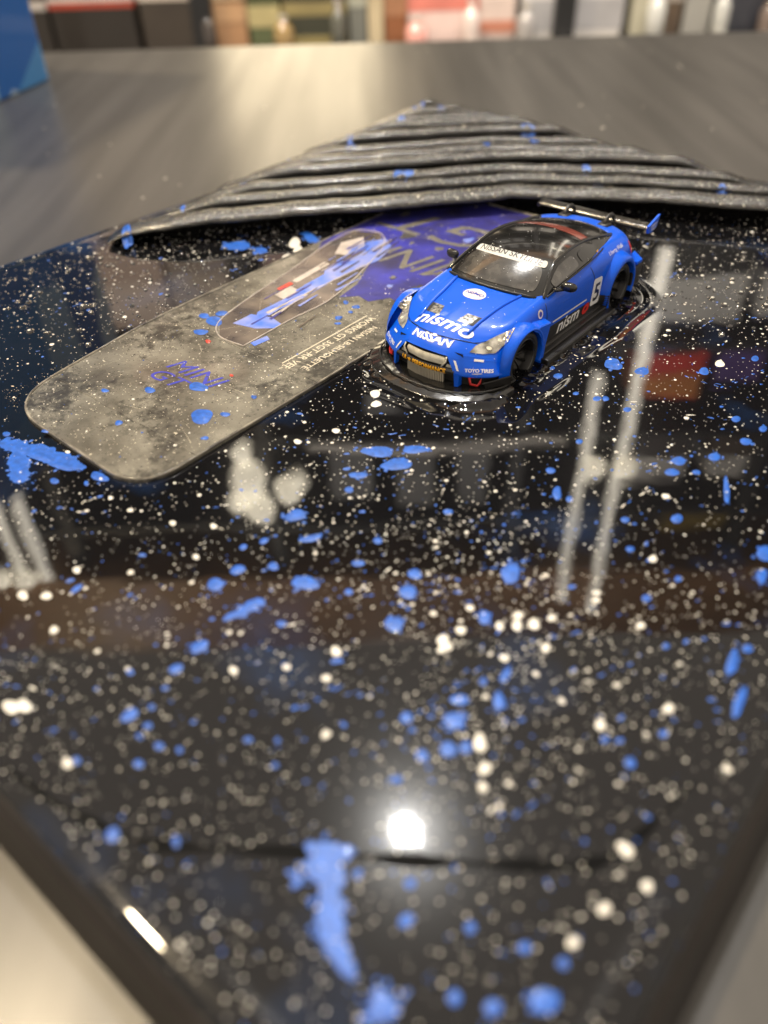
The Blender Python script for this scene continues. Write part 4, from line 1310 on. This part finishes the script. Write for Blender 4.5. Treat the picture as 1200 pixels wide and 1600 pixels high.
roof = coons(wt, rr0, rl, rr_)
# crown of the roof
for j in range(N):
    for i in range(N):
        roof[j, i, 2] += .35 * math.sin(math.pi * j / (N - 1)) * math.sin(math.pi * i / (N - 1)) ** .8
rw = coons(rr0, rb0, cl_, cr_)
belt = crom([(12.7, -6.3, 12.65), (12.9, 0, 13.5), (12.75, 8, 13.9), (12.35, 16, 14.25), (11.2, 25, 14.7), (9.8, 30.5, 14.6)], 60)
topl = np.concatenate([ar[:-1], rr_[:-1], cr_])
topl = crom(topl, 60)
side = coons(belt, topl, q3(belt[0], (belt[0] + topl[0]) / 2 + np.array([.02, 0, 0]), topl[0], 12), q3(belt[-1], (belt[-1] + topl[-1]) / 2, topl[-1], 12))
for j in range(12):
    side[j, :, 0] += .35 * math.sin(math.pi * j / 11)
gh = MB()
gh.grid(ws.tolist(), flip=False).grid(roof.tolist()).grid(rw.tolist())
gh.grid(side.tolist(), flip=False).grid((side * np.array([-1, 1, 1])).tolist(), flip=True)
cabin = gh.build("cabin_shell", M_GLOSS, car, auto=28)


def off_patch(P, u0, u1, v0, v1, d, n=16, rnd=.0):
    """part of a patch, lifted along its normal"""
    P = np.array(P)
    H_, W_ = P.shape[:2]

    def at(u, v):
        fu, fv = u * (W_ - 1), v * (H_ - 1)
        i, j = min(int(fu), W_ - 2), min(int(fv), H_ - 2)
        a, b = fu - i, fv - j
        return (P[j, i] * (1 - a) + P[j, i + 1] * a) * (1 - b) + (P[j + 1, i] * (1 - a) + P[j + 1, i + 1] * a) * b
    out = []
    for v in np.linspace(0, 1, n):
        row = []
        for u in np.linspace(0, 1, n):
            uu, vv = u, v
            # rounded corners: superellipse squeeze
            a, b = 2 * u - 1, 2 * v - 1
            k = rnd * (abs(a) ** 3) * (abs(b) ** 3)
            a, b = a * (1 - k), b * (1 - k)
            uu, vv = (a + 1) / 2, (b + 1) / 2
            U_, V_ = u0 + (u1 - u0) * uu, v0 + (v1 - v0) * vv
            p = at(U_, V_)
            e = .01
            nrm = np.cross(at(min(U_ + e, 1), V_) - at(max(U_ - e, 0), V_), at(U_, min(V_ + e, 1)) - at(U_, max(V_ - e, 0)))
            nrm /= (np.linalg.norm(nrm) + 1e-9)
            row.append(p + nrm * d)
        out.append(row)
    return out


MB().grid(off_patch(ws, .065, .935, .10, .80, .12, rnd=.07), flip=False).build("windscreen", M_GLASS, car)
MB().grid(off_patch(ws, .05, .95, .78, 1.0, .14, rnd=.04)).build("sun_strip", pm("strip_white", (.6, .6, .58), rough=.55, spec=.2), car)
sd_ = np.array(side)
for s in (1, -1):
    sg = np.array([[p for p in row] for row in off_patch(sd_, .16, .455, .16, .80, .12, rnd=.1)]) * np.array([s, 1, 1])
    MB().grid(sg.tolist(), flip=s < 0).build("side_window", M_GLASS, car)
    sg = np.array(off_patch(sd_, .49, .70, .18, .74, .12, rnd=.16)) * np.array([s, 1, 1])
    MB().grid(sg.tolist(), flip=s < 0).build("quarter_window", M_GLOSS, car)
    # gutter rail
    MB().tube([tuple(p * np.array([s, 1, 1]) + np.array([s * .2, 0, .12])) for p in topl[::2]], .36, 8).build("roof_rail", M_GLOSS, car)
    MB().tube([tuple(p * np.array([s, 1, 1]) + np.array([s * .25, 0, .05])) for p in belt[2:44]], .2, 6).build("belt_moulding", M_TRIM, car)
MB().grid(off_patch(roof, .03, .97, .80, 1.0, .06)).build("roof_band", M_SALMON, car)
# wiper cowl
MB().tube([tuple(p + np.array([0, -.25, .05])) for p in wb[1:-1]], .38, 6).build("windscreen_cowl", M_TRIM, car)

# mirrors
for s in (1, -1):
    bm = bmesh.new()
    bmesh.ops.create_uvsphere(bm, u_segments=18, v_segments=12, radius=1)
    bm.verts.index_update()
    mm_ = MB()
    V = []
    for v in bm.verts:
        x, y, z = v.co
        sgn = lambda a, k: math.copysign(abs(a) ** k, a)
        V.append((s * 15.5 + 1.75 * sgn(x, .75), -.3 + s * 0 + .9 * sgn(y, .7) + .25 * s * x, 14.1 + 1.0 * sgn(z, .8)))
    mm_.add(V, [[v.index for v in f.verts] for f in bm.faces])
    mm_.tube([(s * 12.4, -2.2, 13.3), (s * 13.6, -1.6, 13.4), (s * 14.6, -.6, 13.6)], [.5, .42, .5], 8)
    mm_.build("door_mirror", M_GLOSS, car)
    bm.free()

# rear wing
wg = MB()
prof = [(38.6, 14.5), (38.8, 14.95), (39.5, 15.15), (40.3, 15.3), (41.0, 15.5), (41.1, 15.3), (40.3, 14.95), (39.5, 14.7), (38.9, 14.4), (38.6, 14.5)]
wg.grid([[(x, y, z) for x in np.linspace(-15.3, 15.3, 24)] for y, z in prof], flip=True)
wing = wg.build("rear_wing", pm("ribbed_dark_wing", (.05, .047, .042), rough=.2, metal=.5, coat=.5, bump=.5, bscale=600, bdist=.0003), car)
for s in (1, -1):
    ep = [(38.2, 13.9), (38.0, 15.6), (41.0, 16.3), (43.8, 17.0), (42.6, 14.2), (40.0, 13.6)] if s > 0 else [(38.4, 14.0), (38.3, 15.0), (40.6, 15.4), (41.8, 15.6), (41.4, 14.2), (40.0, 13.9)]
    e_ = MB()
    n = len(ep)
    xa, xb = s * 15.2, s * 15.75
    e_.add([(xa, y, z) for y, z in ep] + [(xb, y, z) for y, z in ep], [tuple(range(n)), tuple(range(n, 2 * n))[::-1]] + [(i, (i + 1) % n, n + (i + 1) % n, n + i) for i in range(n)])
    e_.build("end_plate", M_PAINT if s > 0 else M_GLOSS, wing, smooth=False)
    sw = MB()
    sw.tube([(s * 5.6, 34.2, 14.0), (s * 5.6, 34.9, 15.6), (s * 5.6, 36.2, 16.6), (s * 5.6, 38.0, 16.5), (s * 5.6, 39.7, 15.2)], [.75, .55, .5, .5, .45], 8)
    sw.bbox(s * 5.6 - 1.4, s * 5.6 + 1.4, 33.3, 36.0, 13.8, 15.35, .3)
    sw.build("wing_support", M_TRIM, wing)

# ---- pieces wrapped onto the shell
car_bv = bvh_of([body, nose, cabin] + flares)
body_bv = bvh_of([body, nose] + flares)
cab_bv = bvh_of([cabin])


def wrap(verts, bv, lift=.06, view=None):
    out = []
    for p in verts:
        p = Vector(p)
        if view is not None:
            d = Vector(view).normalized()
            h = bv.ray_cast(p - d * 12, d)
            if h[0] is not None:
                nrm = h[1] if h[1].dot(d) < 0 else -h[1]
                out.append(tuple(h[0] + nrm * lift))
                continue
        h = bv.find_nearest(p)
        nrm = h[1]
        out.append(tuple(h[0] + (nrm if nrm.dot(h[0] - Vector((0, 4, 2))) > 0 else -nrm) * lift))
    return out


def tri_fill(poly, step=.8):
    """closed 3-D polygon -> finely split mesh"""
    bm = bmesh.new()
    bm.faces.new([bm.verts.new(p) for p in poly])
    bmesh.ops.triangulate(bm, faces=bm.faces[:])
    for _ in range(4):
        le = [e for e in bm.edges if e.calc_length() > step]
        if not le:
            break
        bmesh.ops.subdivide_edges(bm, edges=le, cuts=1)
        bmesh.ops.triangulate(bm, faces=[f for f in bm.faces if len(f.verts) > 3])
    bm.verts.index_update()
    r = [v.co[:] for v in bm.verts], [[v.index for v in f.verts] for f in bm.faces]
    bm.free()
    return r


def panel(name, poly, m, bv=None, lift=.06, view=None, parent=None):
    v, f = tri_fill(poly)
    return MB().add(wrap(v, bv or body_bv, lift, view), f).build(name, m, parent or car)


def words(name, body_, size, org, base, up, m, bv=None, lift=.1, view=None, parent=None, **kw):
    v, f = text_mesh(body_, size, **kw)
    b, u = Vector(base).normalized(), Vector(up).normalized()
    o = Vector(org)
    return MB().add(wrap([o + b * p[0] + u * p[1] for p in v], bv or body_bv, lift, view), f).build(name, m, parent or car, smooth=False)


def disc(name, org, base, up, a, b_, m, bv=None, lift=.07, view=None):
    b, u, o = Vector(base).normalized(), Vector(up).normalized(), Vector(org)
    return panel(name, [o + b * a * math.cos(t) + u * b_ * math.sin(t) for t in np.linspace(0, 2 * math.pi, 28)[:-1]], m, bv, lift, view)


DOWN = (0, .25, -1)
FRONT = (0, 1, -.45)
# headlights: swept-back leaf shapes
for s in (1, -1):
    pl_ = [(8.9, -28.2, 8.4), (11.0, -26.3, 7.8), (12.6, -24.2, 7.6), (13.6, -21.6, 9.3), (13.5, -18.4, 11.3), (12.2, -20.6, 10.7), (10.6, -23.8, 9.9), (9.3, -26.6, 9.3)]
    hl = panel("headlight", [(s * a, b, c) for a, b, c in pl_], M_LAMP, lift=.14, view=(-.55 * s, .75, -.6))
    for (a, b, c, r_) in ((11.6, -25.0, 8.8, .55), (12.5, -22.4, 9.8, .5)):
        disc("headlight_bulb", (s * a, b, c), (.8 * s, .5, 0), (0, -.3, 1), r_, r_, M_CHROME, lift=.2, view=(-.55 * s, .75, -.6)).parent = hl
    # bonnet vents
    vp = [(2.3, -23.9, 12.3), (6.3, -23.2, 12.0), (6.6, -20.1, 12.3), (3.0, -20.7, 12.6)]
    ve = panel("bonnet_vent", [(s * a, b, c) for a, b, c in vp], M_MESH, lift=.08, view=DOWN)
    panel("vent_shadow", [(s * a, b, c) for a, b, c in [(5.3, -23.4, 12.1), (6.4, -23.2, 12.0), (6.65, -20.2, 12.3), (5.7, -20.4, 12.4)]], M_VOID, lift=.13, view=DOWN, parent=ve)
    # raised bonnet creases
    rid = crom([(6.3, -25.2, 10.9), (6.8, -20, 12.2), (7.4, -14, 12.9), (8.4, -8.5, 13.3)], 20)
    MB().tube(wrap([(s * a, b, c) for a, b, c in rid], body_bv, .05, DOWN), .38, 8).build("bonnet_crease", M_PAINT, car)
    # white ticks on the bumper
    panel("white_tick", [(s * 7.0, -31.2, 7.3), (s * 7.5, -31.0, 7.2), (s * 8.5, -31.2, 5.2), (s * 8.1, -31.4, 5.2)], M_DECAL, lift=.08)
    panel("white_tick", [(s * 10.2, -28.2, 7.3), (s * 11.8, -27.0, 7.1), (s * 11.8, -27.1, 6.6), (s * 10.2, -28.3, 6.8)], M_DECAL, lift=.08)
    # door shut lines
    for P in ([(14.3, -6.6, 12.2), (14.3, -6.4, 8), (14.3, -6.0, 3)], [(14.3, 13.6, 13.2), (14.4, 14.8, 9), (14.4, 14.2, 4.5)]):
        MB().tube(wrap([(s * a, b, c) for a, b, c in crom(P, 12)], body_bv, -.02, (-s, 0, 0)), .13, 5).build("shut_line", M_DECAL_B, car)
    # lower black band of the door
    band = panel("door_band", [(s * 15, -7.2, 6.2), (s * 15, 5, 5.5), (s * 15, 14, 5.0), (s * 15, 19.6, 5.0), (s * 15, 19.6, 1), (s * 15, 5, 1), (s * 15, -7.2, 1)], M_DECAL_K, lift=.05, view=(-s, 0, 0))
    bs = (0, s, 0)
    words("door_lettering", "nism", 4.3, (s * 15, 3.6 if s > 0 else 5.6, 3.05), bs, (0, 0, 1), M_DECAL, lift=.14, view=(-s, 0, 0), shear=.3, bold=.08, xs=1.25)
    words("door_lettering", "o", 4.3, (s * 15, 11.6 if s > 0 else -2.4, 3.05), bs, (0, 0, 1), M_DECAL_R, lift=.14, view=(-s, 0, 0), shear=.3, bold=.25, xs=1.25)
    panel("white_rule", [(s * 15, -3.6, 7.0), (s * 15, 11.8, 6.5), (s * 15, 11.8, 6.1), (s * 15, -3.6, 6.6)], M_DECAL, lift=.08, view=(-s, 0, 0))
    npl = panel("number_plate", [(s * 15, y, z) for y, z in rounded([(14.0, 3.6), (18.2, 3.4), (18.4, 9.9), (14.3, 10.3)], .8, 5)], M_DECAL, lift=.1, view=(-s, 0, 0))
    words("race_number", "5", 6.0, (s * 15, 16.3, 4.6), bs, (0, .03, 1), M_DECAL_K, lift=.16, view=(-s, 0, 0), bold=.12, xs=1.0, parent=npl)
    disc("fender_roundel", (s * 14.4, -9.2, 10.9), (0, 1, 0), (0, 0, 1), 1.0, 1.0, M_DECAL_P, lift=.09, view=(-s, 0, -.2))
    disc("roundel_core", (s * 14.4, -9.2, 10.9), (0, 1, 0), (0, 0, 1), .55, .6, M_INK_BLUE, lift=.13, view=(-s, 0, -.2))
    words("quarter_script", "Liberty Walk", 1.35, (s * 13.4, 26.0, 12.9), bs, (-.4 * s, 0, 1), M_DECAL, lift=.12, view=(-s, 0, -.5), shear=.25)
    disc("fuel_cap", (s * 11.6, 19.3, 15.0), (0, 1, 0), (-.4 * s, 0, 1), .55, .5, M_DECAL_Y, bv=cab_bv, lift=.1, view=(-s, 0, -.3))
    disc("tail_light", (s * 13.6, 33.6, 11.6), (0, 1, 0), (-.3 * s, 0, 1), .7, 1.5, M_DECAL_R, lift=.08, view=(-s, 0, -.2))
    disc("red_marker", (s * 15.1, 15.8, 1.3), (0, 1, 0), (0, 0, 1), 1.0, .55, M_DECAL_R, lift=.8, view=(-s, 0, -.2))
    words("bumper_lettering", "TOYO TIRES", 1.05, (s * 11.6, -28.2, 4.75), (1, .62 * s, 0), (0, -.2, 1), M_DECAL, lift=.1, view=(-.4 * s, 1, -.3), bold=.03)
    panel("white_tick", [(s * 10.4, -29.2, 4.4), (s * 12.2, -28.0, 4.5), (s * 12.2, -28.0, 4.25), (s * 10.4, -29.2, 4.15)], M_DECAL, lift=.1)

sl_ = MB()
sl_.tube(wrap([tuple(p) for p in crom([(-12, -22.4, 9.7), (-8.5, -25.8, 9.4), (0, -28.7, 10.1), (8.5, -25.8, 9.4), (12, -22.4, 9.7)], 40)], body_bv, .0, DOWN), .12, 5)
sl_.build("bonnet_seam", M_DECAL_B, car)
words("bonnet_lettering", "nismo", 4.7, (0.0, -26.5, 11), (1, 0, 0), (0, .9, .35), M_DECAL, lift=.1, view=DOWN, shear=.3, bold=.1, xs=1.25)
words("bumper_lettering", "NISSAN", 2.55, (0.0, -30.55, 9.2), (1, 0, 0), (0, .6, .5), M_DECAL, lift=.1, view=FRONT, bold=.09, xs=1.15)
disc("bonnet_roundel", (0, -13.9, 13.5), (1, 0, 0), (0, 1, .15), 2.7, 2.1, M_DECAL_P, view=DOWN)
words("roundel_lettering", "NISMO", 1.35, (0, -14.3, 13.5), (1, 0, 0), (0, 1, .1), M_INK_BLUE, lift=.12, view=DOWN, shear=.15, bold=.03, xs=1.1)
words("grille_lettering", "LB \u2605 PERFORMANCE", 1.25, (0, -32.9, 4.15), (1, 0, 0), (0, 0, 1), M_DECAL_Y, bv=bvh_of([bpy.data.objects["grille_bar"]]), lift=.12, view=(0, 1, 0), bold=.04, xs=.95)
disc("bonnet_badge", (.6, -28.9, 10), (1, 0, 0), (0, .8, .5), .55, .3, M_DECAL, lift=.12, view=FRONT)
# sun strip words: black letters with a pale fill
SS = bvh_of([bpy.data.objects["sun_strip"]])
words("strip_lettering", "NISSAN SKYLINE", 2.3, (0, -.15, 16.95), (1, 0, 0), (0, .86, .5), M_DECAL_K, bv=SS, lift=.06, view=(0, .7, -.7), bold=.02, xs=.95)
EPL = bvh_of([o for o in wing.children if o.name.startswith("end_plate")])
for k, t_ in enumerate(("LIBERTY", "WALK")):
    words("plate_lettering", t_, 1.0, (15.8, 40.9, 15.0 - k * .95), (0, 1, 0), (0, 0, 1), M_DECAL, bv=EPL, lift=.07, view=(-1, 0, 0), bold=.02, parent=wing)

# paint flecks that landed on the car
fl_ = MB()
for _ in range(170):
    x, y = random.uniform(-14, 14), random.uniform(-30, 34)
    h = car_bv.ray_cast(Vector((x, y, 40)), Vector((0, 0, -1)))
    if h[0] is None:
        continue
    n_ = h[1] if h[1].z > 0 else -h[1]
    r_ = .055 * math.exp(abs(random.gauss(0, .5)))
    t1 = n_.cross(Vector((.3, .8, .2))).normalized() * r_
    t2 = n_.cross(t1).normalized() * r_ * random.uniform(.5, 1)
    q0 = h[0] + n_ * .18
    fl_.add([q0 + t1, q0 + (t1 + t2) * .7, q0 + t2, q0 + (t2 - t1) * .7, q0 - t1, q0 - (t1 + t2) * .7, q0 - t2, q0 + (t1 - t2) * .7, q0 + n_ * r_ * .5],
            [(i, (i + 1) % 8, 8) for i in range(8)])
fl_.build("paint_fleck", M_DECAL, car)['kind'] = 'stuff'
